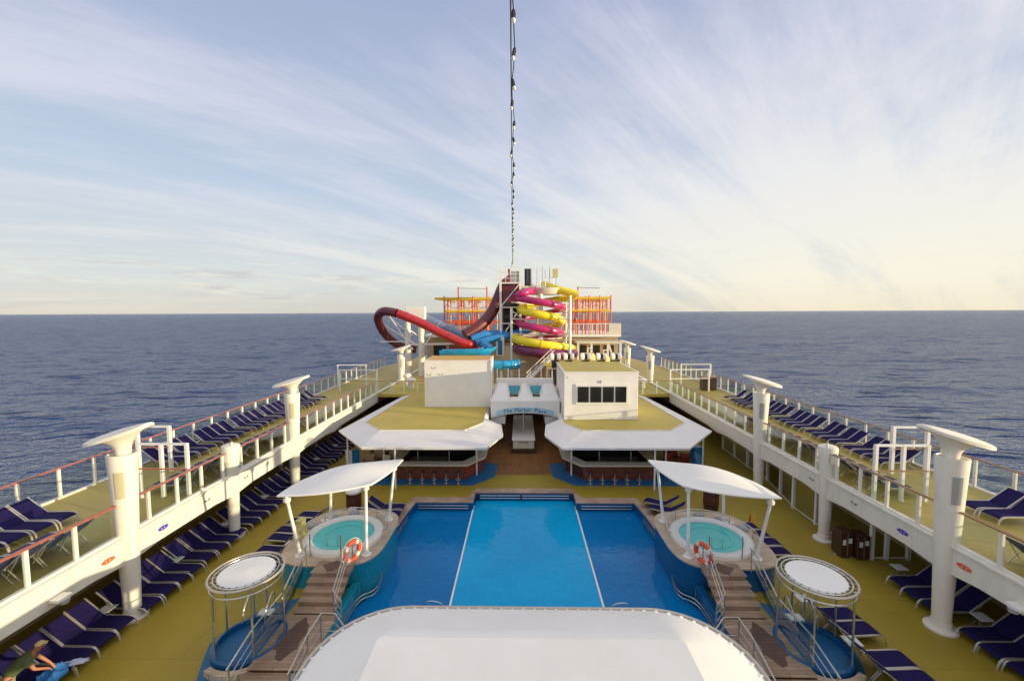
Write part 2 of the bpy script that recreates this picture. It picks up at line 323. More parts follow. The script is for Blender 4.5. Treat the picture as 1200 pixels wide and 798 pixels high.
# ------------------------------------------------------------------ swimming pool
def mir(p,s): return [(s*x,y) for x,y in p]
near=7.0
edge=[(2.95,23.45),(6.3,23.45),(6.5,22.0),(6.62,18.4),(6.2,16.5),(6.3,16.0),(6.75,15.3),(6.7,near)]
pool=thing('swimming_pool','large rectangular pool with bright middle basin and darker side basins','swimming pool',(0,16,-.45))
struct(MB().add([(-2.95,near,-.45),(2.95,near,-.45),(2.95,24.75,-.45),(-2.95,24.75,-.45)],[(0,1,2,3)]).build('pool_water','poolmid'))
for s in (-1,1):
    p=[(s*3.03,near)]+[(s*3.03,23.45)]+mir(edge[1:],s)
    struct(MB().add([(x,y,-.45) for x,y in p],[tuple(range(len(p)))]).build('pool_water','poolside'))
    struct(MB().add([(x,y,-.60) for x,y in [(s*2.9,near),(s*6.72,near),(s*6.72,25),(s*2.9,25)]],[(0,1,2,3)]).build('pool_floor','bluetile'))
    MB().box(s*2.95,s*3.03,near,24.0,-.6,-.40).build('basin_divider','white',pool,bevel=.01)
    # coping: ring of boards (solid down to the basin floor)
    c=MB(); inn=[(0,24.8),(2.98,24.8),(2.98,23.5),(6.3,23.5),(6.5,22.0),(6.62,19.6)]
    out=[(0,25.42),(2.95,25.42),(3.35,24.15),(6.6,24.15),(7.0,22.4),(6.86,19.6)]
    n=len(inn); vs=[(s*x,y,.03) for x,y in inn]+[(s*x,y,.03) for x,y in out]+[(s*x,y,-.6) for x,y in inn]+[(s*x,y,-.1) for x,y in out]
    fs=[(i,i+1,n+i+1,n+i) for i in range(n-1)]+[(i,i+1,2*n+i+1,2*n+i) for i in range(n-1)]+[(n+i,n+i+1,3*n+i+1,3*n+i) for i in range(n-1)]
    c.add(vs,fs).build('coping','coping',pool)
    wl=MB().add([(s*x,y,z) for z in (-.6,-.03) for x,y in ((0,24.79),(2.97,24.79),(2.97,23.49),(6.29,23.49),(6.49,22.0),(6.61,19.6))],[(i,i+1,i+7,i+6) for i in range(5)])
    wl.build('tiled_wall','bluetile',pool)
    MB().box(min(s*6.68,s*6.98),max(s*6.68,s*6.98),9.0,15.95,-.6,.24).build('side_wall','tealtile' if s<0 else 'bluetile',pool,bevel=.02)
    # steel hand rails along the pool walls
    for dz in (-.12,-.28):
        MB().tube([(s*3.25,23.36,dz),(s*6.15,23.36,dz)],.022,6).build('wall_rail','steel',pool)
        MB().tube(spline([(s*6.38,22.0,dz),(s*6.5,18.6,dz),(s*6.1,16.8,dz),(s*6.12,16.0,dz),(s*6.62,15.3,dz),(s*6.56,12.5,dz)],5),.022,6).build('wall_rail','steel',pool)
    g=MB()
    g.tube(spline([(s*3.05,14.5,-.45),(s*3.05,14.55,.25),(s*3.35,14.6,.42),(s*3.75,14.65,.3),(s*3.85,14.66,-.45)],5),.022,6)
    g.build('grab_rail','steel',pool)
for dz in (-.10,-.26):
    MB().tube([(-2.7,24.65,dz),(2.7,24.65,dz)],.022,6).build('wall_rail','steel',pool)
for x in (-2.75,-.2,2.75):
    MB().box(x-.05,x+.05,24.62,24.75,-.36,-.04).build('rail_bracket','black',pool)
# ------------------------------------------------------------------ upper deck railings
for s in (-1,1):
    hr='rail' if s<0 else 'railw'  # one wood: sunlit colour on the left, shaded colour on the right
    for (x,y0,y1,step,h,name) in ((s*14.4,8.6,40.4,1.32,1.27,'inner'),(s*20.25,8.3,61.5,1.5,1.3,'outer')):
        lab='%s %s deck railing, glass panels between white posts under a %s handrail'%(SIDE[s],name,'sun-toned reddish wood' if s<0 else 'shade-toned brown wood')
        t=thing('deck_railing',lab,'railing',(x,y0,3.11))
        n=int((y1-y0)/step); zb=3.11 if name=='inner' else 3.0
        k=MB().box(x-.07,x+.07,y0,y1,zb,zb+.08); k.build('bottom_rail','white2',t)
        MB().box(x-.075,x+.075,y0,y1,3+h,3+h+.055).build('handrail',hr,t,bevel=.02)
        for i in range(n+1):
            y=y0+i*step
            if any(abs(y-q)<.5 for q in ((14.25,19.8,25.3) if name=='inner' else ())): continue
            MB().box(x-.05,x+.05,y-.055,y+.055,zb+.08,3+h+(.0 if name=='inner' else .0)).build('post','white2',t,bevel=.012)
            if name=='outer': pass
            if i<n: MB().box(x-.012,x+.012,y+.08,y+step-.08,zb+.14,3+h-.04).build('glass_panel','glass',t)
# ------------------------------------------------------------------ funnel-topped pillars
def vent_pillar(s,y,label,x=14.35):
    t=thing('vent_pillar',label,'pillar',(s*x,y,0),'white pillars with wing-shaped tops')
    cx=s*x
    n=28
    def ring(r,z,ry=None): ry=ry or r; return [(cx+r*math.cos(2*PI*i/n),y+ry*math.sin(2*PI*i/n),z) for i in range(n)]
    prof=[(.265,.08),(.27,.5),(.31,2.0),(.345,3.2),(.385,4.4),(.44,5.6),(.46,6.0),(.46,6.06),(.41,6.08),(.38,6.0)]
    MB().loops([ring(r,z,r*.92) for r,z in prof]).build('shaft','white2',t,smooth=True)
    MB().loops([ring(r,z) for r,z in ((.46,0.004),(.46,.07),(.43,.10),(.29,.11),(.275,.3))]).build('base_plate','white2',t,smooth=True)
    # narrow curved stem that sweeps out into a long leaf-shaped wing, low outboard and high inboard
    inw=-s
    def wz(u,v):   # lower face of the wing
        return 6.74+.33*u+.05*u*u-.05*v*v
    def ww(u): return .64*math.sqrt(max(0,1-abs(u)**2.4))*(1-.18*u)+.01
    nk=MB(); rr=[]
    for k in range(13):
        u=k/12; f=u**2.2; row_=[]
        for i in range(n):
            a=2*PI*i/n; ex=(.22+.66*f); ey=(.22+.28*f)
            X=inw*.06*(1-u)+ex*math.cos(a)-inw*.06*f; Y=ey*math.sin(a)
            U=inw*X/1.10; W=max(.2,ww(U)); zt=wz(U,Y/W)-.02*(1-u)
            row_.append((cx+X,y+Y,6.02*(1-u**.8)+zt*u**.8))
        rr.append(row_)
    nk.loops(rr).build('neck','white2',t,smooth=True,ang=70)
    wg=MB(); nu,nv=30,12; top=[];bot=[]
    for j in range(nu+1):
        u=-1+2*j/nu; w=ww(u)
        for q in range(nv+1):
            v=-1+2*q/nv
            th=.08+.12*(1-u*u)*(1-v*v)
            zz=wz(u,v); e=(1-abs(u)**3)
            top.append((cx+inw*u*1.12,y+v*w,zz+th)); bot.append((cx+inw*u*1.12,y+v*w,zz-.03*e))
    N0=len(top); fs=[]
    for j in range(nu):
        for q in range(nv):
            a=j*(nv+1)+q; b=a+nv+1; fs.append((a,a+1,b+1,b)); fs.append((N0+a,N0+b,N0+b+1,N0+a+1))
        for q in (0,nv):
            a=j*(nv+1)+q; b=a+nv+1; fs.append((a,b,N0+b,N0+a))
    for a in (0,nu*(nv+1)):
        for q in range(nv): fs.append((a+q,a+q+1,N0+a+q+1,N0+a+q))
    wg.add(top+bot,fs).build('wing','white2',t,smooth=True,ang=60)
    pm='tanpanel' if s<0 else 'grey'
    # inset access panel, curved to the shaft
    p=MB(); a0=-PI/2+(R(8) if s<0 else R(-38)); rs=[]
    for z in (4.55,5.5):
        r=.385+(z-4.4)*.046+.012
        rs.append([(cx+r*1.02*math.cos(a0+R(5)*k),y+r*.95*math.sin(a0+R(5)*k),z) for k in range(8)])
    p.loops(rs,cap=False,closed=False).build('access_panel',pm,t,smooth=True)
    return t
vent_pillar(-1,14.25,'large white pillar at the left edge, wing top spreading over the left railing')
vent_pillar(-1,25.3,'white winged pillar rising through the left upper deck beside the shaded bar roof')
vent_pillar(-1,49,'far left white winged pillar below the red slide loop')
vent_pillar(1,14.1,'large white pillar at the right edge with grey panel and wing top')
vent_pillar(1,25.3,'white winged pillar on the right, level with the right pool bar roof')
vent_pillar(1,47,'right far white winged pillar, nearer of the two beyond the roofs')
vent_pillar(1,57,'right farthest white winged pillar beside the rope course building')
for s in (-1,1):
    for y,lab in ((19.75,'short white pillar on the %s between the two big winged pillars'%SIDE[s]),):
        t=thing('short_pillar',lab,'pillar',(s*14.38,y,0),'short flared white pillars'); cx=s*14.38; n=12
        ring=lambda r,z:[(cx+r*math.cos(2*PI*(i+.5)/n),y+r*.95*math.sin(2*PI*(i+.5)/n),z) for i in range(n)]
        MB().loops([ring(r,z) for r,z in ((.24,.1),(.26,1.2),(.28,2.2),(.30,3.1),(.37,4.0),(.42,4.5),(.40,4.58),(.2,4.66))]).build('shaft','white2',t,smooth=True,ang=35)
        MB().loops([ring(r,z) for r,z in ((.46,.004),(.46,.08),(.3,.1),(.27,.3))]).build('base_plate','white2',t,smooth=True)
        MB().box(cx-.16,cx+.14,y-.40,y-.355,3.85,4.35).build('access_panel','grey' if s>0 else 'white',t)
        b=MB().tube([(cx+s*-.2,y-.2,4.62),(cx+s*-.2,y-.2,4.8)],.05,8); b.build('vent_cap','white2',t)
# emblems and small lamps on the fascias
for s in (-1,1):
    for y,m,nm,lab in ((13.42,'logored','emblem','small orange-red oval emblem on the %s fascia, near its big pillar'),(15.62,'logoblue','emblem','small violet-blue oval emblem on the %s fascia just past its big pillar'),
        (17.95,'black','bird_emblem','small dark bird emblem on the %s fascia before the short pillar'),(20.6,'black','bird_emblem','small dark bird emblem on the %s fascia beyond the short pillar')):
        x=s*14.27
        t=thing(nm,lab%SIDE[s],'emblem',(x,y,2.62))
        xx=(x-s*.003,x-s*.02)
        if m!='black':
            b=MB(); n=20; b.loops([[(xs,y+.23*math.cos(2*PI*i/n),2.62+.085*math.sin(2*PI*i/n)+0) for i in range(n)] for xs in (x-s*.001,x-s*.018)]); b.build('disc',m,t)
            b=MB(); b.add([(x-s*.02,y+.14,2.62),(x-s*.02,y+.23,2.67),(x-s*.02,y+.21,2.62),(x-s*.02,y+.23,2.57)],[(0,1,2,3)]); b.build('tail',m,t)
            b=MB()
            for k in (-.08,.05): b.box(min(xx)-.004,max(xx)+.004,y+k-.008,y+k+.008,2.58,2.66)
            b.build('stripe','white',t)
        else:
            b=MB()
            for sg in (-1,1): b.add([(x-s*.01,y,2.55),(x-s*.01,y+sg*.10,2.70),(x-s*.01,y+sg*.2,2.66),(x-s*.01,y+sg*.09,2.62)],[(0,1,2,3)])
            b.build('bird_shape','black',t)
    t=thing('fascia_lamp','white angled lamp bracket under the %s fascia nearest the camera'%SIDE[s],'lamp',(s*14.1,11.8,2.5))
    MB().box(min(s*14.27,s*13.95),max(s*14.27,s*13.95),11.6,12.0,2.42,2.5).build('lamp_arm','white',t)
    MB().lathe([(.11,2.3),(.13,2.42)],(s*14.0,11.8),12).build('lamp_head','grey',t)
# ------------------------------------------------------------------ gate frames on the upper decks
def portal(t,p,q,z0,z1,w=.11):
    for a in (p,q): MB().box(a[0]-w/2,a[0]+w/2,a[1]-w/2,a[1]+w/2,z0,z1).build('post','white',t,bevel=.01)
    MB().bar((p[0],p[1],z1-.03),(q[0],q[1],z1-.03),w*.9,.08).build('top_bar','white',t)
for s in (-1,1):
    t=thing('gate_frame','white steel portal frames behind the big near %s pillar'%SIDE[s],'gate frame',(s*15.6,16.5,3))
    portal(t,(s*14.62,17.4),(s*15.75,17.4),3,5.42,.13)
    MB().bar((s*15.7,17.4,5.39),(s*16.75,17.4,5.39),.11,.08).build('top_bar','white',t)
    MB().box(s*16.75-.06,s*16.75+.06,17.34,17.46,3,5.42).build('post','white',t)
    portal(t,(s*18.0,20.45),(s*19.65,20.45),3,5.34,.15)
    MB().bar((s*14.62,17.33,4.32),(s*16.75,17.33,4.32),.07,.05).build('handrail','rail' if s<0 else 'railw',t)
    MB().box(min(s*14.7,s*16.7),max(s*14.7,s*16.7),17.39,17.41,3.1,4.2).build('glass_panel','glass',t)
    MB().bar((s*18.0,20.4,4.25),(s*20.2,20.4,4.25),.07,.05).build('handrail','rail' if s<0 else 'railw',t)
    t=thing('gate_frame','distant white steel portal frames across the %s upper deck'%SIDE[s],'gate frame',(s*17,43,3))
    portal(t,(s*14.7,41.6),(s*18.6,41.8),3,5.25,.14)
    portal(t,(s*16.9,44.6),(s*20.0,44.6),3,5.4,.14)
    MB().box(min(s*14.8,s*18.5),max(s*14.8,s*18.5),41.68,41.70,3.1,4.3).build('glass_panel','glass',t)
    MB().bar((s*18.6,41.8,4.3),(s*14.7,41.6,4.3),.08,.08).build('handrail','white',t)
t=thing('cabinet','brown wooden locker beside the distant right portal frames','locker',(18.9,42.6,3))
MB().box(18.2,19.6,42.2,43.0,3.05,4.3).build('body','brown',t,bevel=.02); MB().box(18.15,19.65,42.15,43.05,4.3,4.36).build('top','railw',t)
# ------------------------------------------------------------------ loungers
def lounger(fab):
    t=thing('sun_lounger','navy sling lounger','sun lounger')
    W=.33
    def sheet(pts,th,y):
        b=MB(); rings=[]
        for (x,z,nx,nz) in pts: rings.append([(x,-y,z),(x,y,z),(x+nx*th,y,z+nz*th),(x+nx*th,-y,z+nz*th)])
        return b.loops(rings)
    sheet([(.74,.34,0,1),(1.1,.325,0,1),(1.5,.335,0,1),(1.75,.325,0,1),(1.86,.27,.3,.9)],.02,W-.02).build('seat',fab,t)
    sheet([(.02,.90,.6,.8),(.28,.68,.6,.8),(.5,.52,.6,.8),(.72,.35,.5,.86)],.02,W-.02).build('backrest',fab,t)
    for sg in (-1,1):
        y=sg*W
        b=MB(); pth=spline([(.70,y,.335),(1.2,y,.335),(1.62,y,.34),(1.80,y,.30),(1.90,y,.18),(1.95,y,.0)],4)
        r=[]
        for p in pth: r.append([(p.x,p.y-.028,p.z-.018),(p.x,p.y+.028,p.z-.018),(p.x,p.y+.028,p.z+.03),(p.x,p.y-.028,p.z+.03)])
        b.loops(r).build('side_rail','alu',t,smooth=True)
        MB().bar((.0,y,.93),(.74,y,.345),.05,.03).build('back_rail','alu',t)
        MB().bar((.62,y,.33),(.30,y,.0),.035,.025).build('leg','alu',t)
        MB().bar((.30,y,.66),(.66,y,.12),.025,.02).build('back_strut','alu',t)
    return t
protoA=lounger('navy'); protoB=lounger('navy2'); used={id(protoA):0,id(protoB):0}
def place(x,y,z,rz,label,group,proto=protoA):
    y+=random.uniform(-.03,.03); x+=random.uniform(-.06,.06); rz+=R(random.uniform(-1.8,1.8))
    if used[id(proto)]==0:
        used[id(proto)]=1; o=proto; o.location=(x,y,z); o.rotation_euler=(0,0,rz); o['label']=label; o['group']=group
    else: o=dup(proto,(x,y,z),rz,label,group)
    return o
def row(ys,x,z,rz,place_name,group,proto=protoA,what='navy sling lounger'):
    for i,y in enumerate(ys): place(x,y,z,rz,'%s, %s from near end of %s'%(what,NUM[i],place_name),group,proto)
def side_table(x,y,z,label):
    t=thing('side_table',label,'side table',(x,y,z),'small white side tables by the loungers')
    MB().box(x-.22,x+.22,y-.22,y+.22,z+.42,z+.45).build('table_top','plastic',t,bevel=.01)
    for sx in (-1,1):
        MB().tube([(x+sx*.17,y-.17,z),(x+sx*.12,y,z+.42),(x+sx*.17,y+.17,z)],.014,6).build('leg','alu',t)
# lower deck, left
ys=[11.42,12.14,12.86,13.56]+[14.55,15.25,15.95,16.62]+[17.5,18.2,18.9,19.6]+[20.6,21.3,22.0,22.7]+[23.7,24.4,25.1,25.8]+[26.8,27.5,28.2,28.9]+[29.9,30.6,31.3,32.0]+[33,33.7,34.4,35.1,35.8]
row(ys,-15.68,0,0,'left pool-deck row','loungers in the left pool-deck row')
for i,y in enumerate((14.06,17.06,20.1,23.2,26.3,29.4,32.5)): side_table(-15.1,y,0,'small white table, %s one counting away from the camera in the left pool-deck row'%NUM[i])
# lower deck, right
ys=[11.35,12.05,12.75,13.45]+[14.75,15.45,16.15]
row(ys,16.4,0,PI,'right pool-deck row','loungers in the right pool-deck row')
side_table(15.7,14.08,0,'small white table between navy loungers behind the big right pillar')
side_table(15.4,16.9,0,'small white table past the last lounger behind the big right pillar')
# middle groups beside the hot tubs
def slant(p,q,n):
    return [(p[0]+(q[0]-p[0])*i/(n-1),p[1]+(q[1]-p[1])*i/(n-1)) for i in range(n)]
for i,(x,y) in enumerate([(9.95,11.6),(9.95,12.3),(9.9,13.55),(9.85,14.25)]):
    place(x,y,0,R(4),'flat navy lounger by the right shower canopy, %s from the camera'%NUM[i],'loungers beside the right shower canopy')
side_table(10.4,12.95,0,'small white table between loungers beside the right shower canopy')
side_table(10.2,14.95,0,'small white table behind the right round shower canopy')
for i,(x,y) in enumerate([(9.75,18.2),(9.75,18.9),(9.7,19.6),(9.5,20.3)]):
    place(x+.15,y,0,R(2),'navy lounger outboard of the right hot tub, %s from the camera'%NUM[i],'loungers beside the right hot tub')
side_table(10.3,20.95,0,'small white table behind the right hot tub')
for i,(x,y) in enumerate([(-10.3,17.2),(-10.3,17.9),(-10.4,18.9),(-10.45,19.6),(-10.3,20.5),(-10.2,21.2)]):
    place(x,y,0,PI-R(4),'navy lounger outboard of the left hot tub, %s from the camera'%NUM[i],'loungers beside the left hot tub')
side_table(-10.8,18.4,0,'small white table between loungers, nearer one outboard of left hot tub')
side_table(-10.8,20.05,0,'small white table between loungers, farther one outboard of left hot tub')
side_table(-9.3,21.75,0,'small white table near the brown barrel bin left of the pool')
for i,(x,y) in enumerate([(-8.5,21.4),(-8.5,22.1)]): place(x,y,0,R(5),'navy lounger between left hot tub and pool corner, %s one'%('nearer','farther')[i],'loungers at the left pool corner')
for i,(x,y) in enumerate([(8.5,21.6),(8.4,22.35)]): place(x,y,0,R(150),'navy lounger between right hot tub and pool corner, %s one'%('nearer','farther')[i],'loungers at the right pool corner')
# upper decks
for s in (-1,1):
    rz=0 if s<0 else PI; nm=SIDE[s]
    if s<0:
        row([12.2,12.92,13.62,14.3,15.0],-19.35,3,rz,'outer group before left gate frame','outer loungers at the near left')
    else:
        row([12.3,13.0,13.7],19.35,3,rz,'outer group before right gate frame','outer loungers at the near right')
        row([15.7,16.4],19.35,3,rz,'outer pair beside right gate frame','outer pair at the right gate')
    ys=[];y=21.3
    k=0
    while y<37.5:
        ys.append(y); k+=1; y+=.70+(.42 if k%4==0 else 0)
    row(ys,s*19.95,3,rz,'outer row beyond %s gate frame'%nm,'outer row loungers on the %s upper deck'%nm)
    ys=[9.9,10.6,11.3,12.1,12.8]+([13.5] if s<0 else [])
    row(ys,s*15.0,3,PI-rz,'inner row before %s gate frame'%nm,'near inner loungers on the %s upper deck'%nm,protoB,'navy pale-framed lounger')
    ys=[];y=18.2
    while y<30.5: ys.append(y); y+=.78
    row(ys,s*15.05,3,PI-rz,'inner row past %s gate frame'%nm,'far inner loungers on the %s upper deck'%nm,protoB,'navy lounger with pale frame')
# ------------------------------------------------------------------ hot tub platforms, tubs, sails, stairs, showers
def sup(cx,cy,a,b,e,n=48):
    o=[]
    for i in range(n):
        t=2*PI*i/n; c,s_=math.cos(t),math.sin(t)
        o.append((cx+a*math.copysign(abs(c)**(2/e),c),cy+b*math.copysign(abs(s_)**(2/e),s_)))
    return o
for s in (-1,1):
    nm=SIDE[s]; cx=s*8.2; cy=18.15
    t=thing('tub_platform','raised beige-topped platform with blue tiled sides under the %s white sail'%nm,'platform',(cx,cy,0))
    MB().prism(sup(cx,cy,2.08,2.3,3.6),-.6,.94).build('tiled_side','bluetile' if s>0 else 'tealtile',t,smooth=True)
    MB().prism(sup(cx,cy,2.14,2.36,3.6),.94,1.0).build('platform_top','platform',t)
    for dx,dy in ((.15*s-s*1.1,-1.75),(-s*1.55,-1.5),(s*1.5,-.6),(s*1.55,1.2)):
        MB().lathe([(.13,1.0),(.13,1.03),(.1,1.035)],(cx+dx,cy+dy),14).build('floor_light','plastic',t)
    # seats on the outboard side
    b=MB()
    for a in (20,50,80): 
        an=R(a) if s>0 else PI-R(a); b.lathe([(.24,1.0),(.26,1.06),(.2,1.12)],(cx+2.0*math.cos(an)*.95,cy+2.0*math.sin(an)*.98),12)
    b.build('seat_pads','grey',t,smooth=True)
    tub=thing('hot_tub','round turquoise hot tub with white rim on the %s platform'%nm,'hot tub',(s*8.15,18.0,1.0))
    tc_=(s*8.15,18.0)
    MB().lathe([(1.68,1.0),(1.68,1.14),(1.60,1.19),(1.38,1.17),(1.30,1.12),(1.28,.96)],tc_,56,cap=False).build('rim','white',tub,smooth=True)
    MB().lathe([(1.295,1.06),(0.01,1.06)],tc_,56,cap=False).build('water','spa',tub,smooth=True)
    MB().lathe([(.95,1.068),(.86,1.085),(.8,1.068)],tc_,40,cap=False).build('step_ring','spa',tub,smooth=True)
    arc=[(tc_[0]+1.86*math.cos(R(a))*(1 if s>0 else -1),tc_[1]+1.86*math.sin(R(a)),1.42) for a in range(-40,200,10)]
    MB().tube(arc,.025,6).build('tub_rail','steel',tub)
    for k in range(0,len(arc),4): MB().tube([(arc[k][0],arc[k][1],1.0),arc[k]],.02,6).build('rail_post','steel',tub)
    for dx,dy in ((-.75,-1.55),(.55,-1.6)): MB().tube([(tc_[0]+dx,tc_[1]+dy,1.0),(tc_[0]+dx,tc_[1]+dy,1.95)],.03,8).build('grab_pole','steel',tub)
    for dx in (-.35,.1): MB().tube([(tc_[0]+dx,tc_[1]-.9,.95),(tc_[0]+dx,tc_[1]-.9,1.5)],.02,6).build('grab_pole','steel',tub)
    # sail
    sl=thing('sail_canopy','white leaf-shaped sail on four leaning posts over the %s hot tub'%nm,'canopy',(cx,cy,1.0),'white sail canopies over the hot tubs')
    A=Vector((s*9.85,15.95,3.75)); B=Vector((s*6.15,16.25,4.05)); C=Vector((s*6.1,20.3,3.65)); D=Vector((s*9.75,19.85,3.35))
    n=18; top=[];bot=[]
    for i in range(n+1):
        for j in range(n+1):
            u=i/n; v=j/n
            uu=u+ .13*math.sin(PI*v)*(.5-u)*2*0; 
            # edges bow: long side B outward, near and far sides curved
            p=A*(1-u)*(1-v)+B*u*(1-v)+C*u*v+D*(1-u)*v
            bow=Vector((0,0,0))
            bow+=Vector((0,.25,0))*(4*u*(1-u))*(1-v)*(-.9)
            bow+=Vector((0,.25,0))*(4*u*(1-u))*v*(.6)
            bow+=Vector((-s*.30,0,0))*(4*v*(1-v))*u*.2
            bow+=Vector((s*.3,0,0))*(4*v*(1-v))*(1-u)*.5
            p=p+bow+Vector((0,0,.38*math.sin(PI*u)*math.sin(PI*v)))
            # round the blunt corners
            top.append(tuple(p+Vector((0,0,.05)))); bot.append(tuple(p-Vector((0,0,.03))))
    def cornercut(pt,i,j):
        return pt
    m_=n+1; K=len(top); fs=[]
    def keep(i,j):
        u=(i+.5)/n; v=(j+.5)/n
        if u>.5 and v<.5 and (u-.74)**2+(v-.26)**2>.26**2 and u>.74 and v<.26: return False
        if u<.5 and v>.5 and (u-.26)**2+(v-.74)**2>.26**2 and u<.26 and v>.74: return False
        return True
    b=MB(); 
    # superellipse-style remap: squeeze grid towards leaf outline
    def leaf(pt,i,j):
        return pt
    for i in range(n):
        for j in range(n):
            a=i*m_+j; fs.append((a,a+1,a+m_+1,a+m_)); fs.append((K+a,K+a+m_,K+a+m_+1,K+a+1))
    bd=[i*m_ for i in range(m_)]+[n*m_+j for j in range(1,m_)]+[i*m_+n for i in range(n-1,-1,-1)]+[j for j in range(n-1,0,-1)]
    for k in range(len(bd)): a=bd[k]; c=bd[(k+1)%len(bd)]; fs.append((a,c,K+c,K+a))
    # pull the two blunt corners (B and D) inwards so the outline is a leaf
    def pull(p,i,j):
        u=i/n; v=j/n; P=Vector(p)
        f1=max(0,(u-v)-.45)/.55; f2=max(0,(v-u)-.45)/.55
        ctr=Vector((cx,cy,P.z))
        P=P.lerp(ctr,.06*f1**1.3); P=P.lerp(ctr,.22*f2**1.3); return tuple(P)
    T2=[pull(top[i*m_+j],i,j) for i in range(m_) for j in range(m_)]; B2=[pull(bot[i*m_+j],i,j) for i in range(m_) for j in range(m_)]
    b.add(T2+B2,fs).build('sail','canvas',sl,smooth=True,ang=50)
    MB().tube([tuple((Vector(T2[k])+Vector(B2[k]))/2) for k in bd],.045,8,closed=True).build('edge_tube','white',sl,smooth=True)
    for (bx,by),(tx,ty,tz) in (((9.35,16.5),(9.66,16.2,3.64)),((6.62,16.6),(6.58,16.62,4.0)),((9.45,19.5),(9.4,19.55,3.4)),((6.6,19.5),(6.4,19.9,3.55))):
        p=MB().tube([(s*bx,by,1.0),(s*tx,ty,tz)],[.072,.062],14); p.build('post','white',sl,smooth=True)
        MB().lathe([(.2,1.0),(.2,1.03),(.12,1.06),(.09,1.2)],(s*bx,by),16).build('post_foot','white',sl,smooth=True)
        q=Vector((s*bx,by,1.0)).lerp(Vector((s*tx,ty,tz)),.94)
        MB().lathe([(.11,q.z-.09),(.14,q.z-.06),(.14,q.z+.06),(.11,q.z+.09)],(q.x,q.y),12).build('collar','white',sl,smooth=True)
    # stairs
    st=thing('pool_stairs','weathered teak stairs and boardwalk leading up to the %s hot tub'%nm,'stairs',(s*7.7,13.5,0))
    X0,X1=s*6.85,s*8.35
    def tread(y0,y1,z,m='teakgrey',xa=X0,xb=X1,nm_='step'):
        MB().box(min(xa,xb),max(xa,xb),y0,y1,z-.05,z).build(nm_,m,st,bevel=.01)
        MB().box(min(xa,xb)+.04,max(xa,xb)-.04,y0+.03,y1-.02,max(0.004,z-.2),z-.052).build('riser','teakgrey',st)
    tread(15.35,16.15,1.004,'teakgrey',nm_='landing')
    MB().add([(s*((7.65)+(0.35)*math.cos(a)*(1+.18*math.sin(3*a+1)+.1*math.sin(7*a))),(15.775)+(0.325)*math.sin(a)*(1+.15*math.sin(4*a+1)+.08*math.sin(9*a)),1.009) for a in [2*PI*i/40 for i in range(40)]],[tuple(range(40))]).build('wet_patch','teakdark',st)
    for k in range(4): tread(15.02-k*.33,15.37-k*.33,.84-k*.15)
    MB().box(min(s*6.72,s*8.5),max(s*6.72,s*8.5),11.75,14.04,.245,.30).build('landing','teakgrey',st,bevel=.01)
    MB().add([(s*((7.775)+(0.425)*math.cos(a)*(1+.18*math.sin(3*a+2)+.1*math.sin(7*a))),(12.95)+(0.8)*math.sin(a)*(1+.15*math.sin(4*a+2)+.08*math.sin(9*a)),0.305) for a in [2*PI*i/40 for i in range(40)]],[tuple(range(40))]).build('wet_patch','teakdark',st)
    MB().box(min(s*6.85,s*8.45),max(s*6.85,s*8.45),11.8,14.0,.004,.24).build('landing_base','brown',st)
    for k in range(2): tread(11.4-k*.36,11.76-k*.36,.2-k*.1,xa=s*6.8,xb=s*8.5)
    def rail(path,posts,r=.024,low=(.32,.6),glass=False,zf=None):
        MB().tube(path,r,8).build('handrail','steel',st,smooth=True)
        for l in low: MB().tube([(x,y,z-l) for x,y,z in path],r*.6,6).build('mid_rail','steel',st)
        for (x,y,z0,z1) in posts: MB().tube([(x,y,z0),(x,y,z1)],.022,6).build('rail_post','steel',st)
    rail([(s*8.62,15.7,1.9),(s*8.62,15.3,1.88),(s*8.58,13.9,1.22),(s*8.56,12.2,1.22),(s*8.56,11.0,.92)],[(s*8.62,15.6,1,1.9),(s*8.6,14.6,.6,1.55),(s*8.58,13.9,.3,1.22),(s*8.56,12.2,.3,1.22),(s*8.56,11.1,.1,.94)])
    MB().add([(s*8.60,15.3,1.6),(s*8.56,13.9,1.0),(s*8.54,12.2,1.0),(s*8.54,12.2,.35),(s*8.56,13.9,.35),(s*8.60,15.3,.9)],[(0,1,4,5),(1,2,3,4)]).build('side_glass','blueglass',st)
    rail([(s*7.0,16.2,1.9),(s*6.98,15.4,1.9),(s*6.85,14.0,1.22),(s*6.35,13.5,1.22),(s*6.3,13.45,.5)],[(s*7.0,16.1,1,1.9),(s*6.98,15.4,.9,1.9),(s*6.85,14.0,.3,1.22)])
    rail([(s*5.6,12.2,1.2),(s*6.25,12.85,1.25),(s*6.72,12.85,1.25),(s*6.75,12.1,1.2),(s*6.75,10.9,.9)],[(s*6.25,12.85,-.4,1.25),(s*6.72,12.8,.3,1.25),(s*6.75,12.0,.3,1.2),(s*6.75,11.0,.1,.93)])
    # boardwalk wing towards the pool under the big canopy
    MB().box(min(s*5.2,s*6.76),max(s*5.2,s*6.76),10.6,12.7,.05,.12).build('boardwalk','teakgrey',st)
    for k in range(3): MB().box(min(s*(5.6+k*.38),s*(5.62+k*.38+.26)),max(s*(5.6+k*.38),s*(5.62+k*.38+.26)),11.4,12.6,.125+.0*k,.2+.06*k).build('bench_slat','teakgrey',st)
    # lifebuoy hanging on the inner rail
    lb=thing('lifebuoy','orange and white ring lifebuoy hung on the %s hot tub stair rail'%nm,'lifebuoy',(s*6.9,15.75,1.55))
    ph=R(25)*s; n=28; ring=[]
    c0=Vector((s*6.88,15.78,1.62))
    for i in range(n):
        a=2*PI*i/n; ring.append(c0+Vector((math.sin(ph)*math.cos(a)*.36,-math.cos(ph)*math.cos(a)*.36*1,math.sin(a)*.36)) )
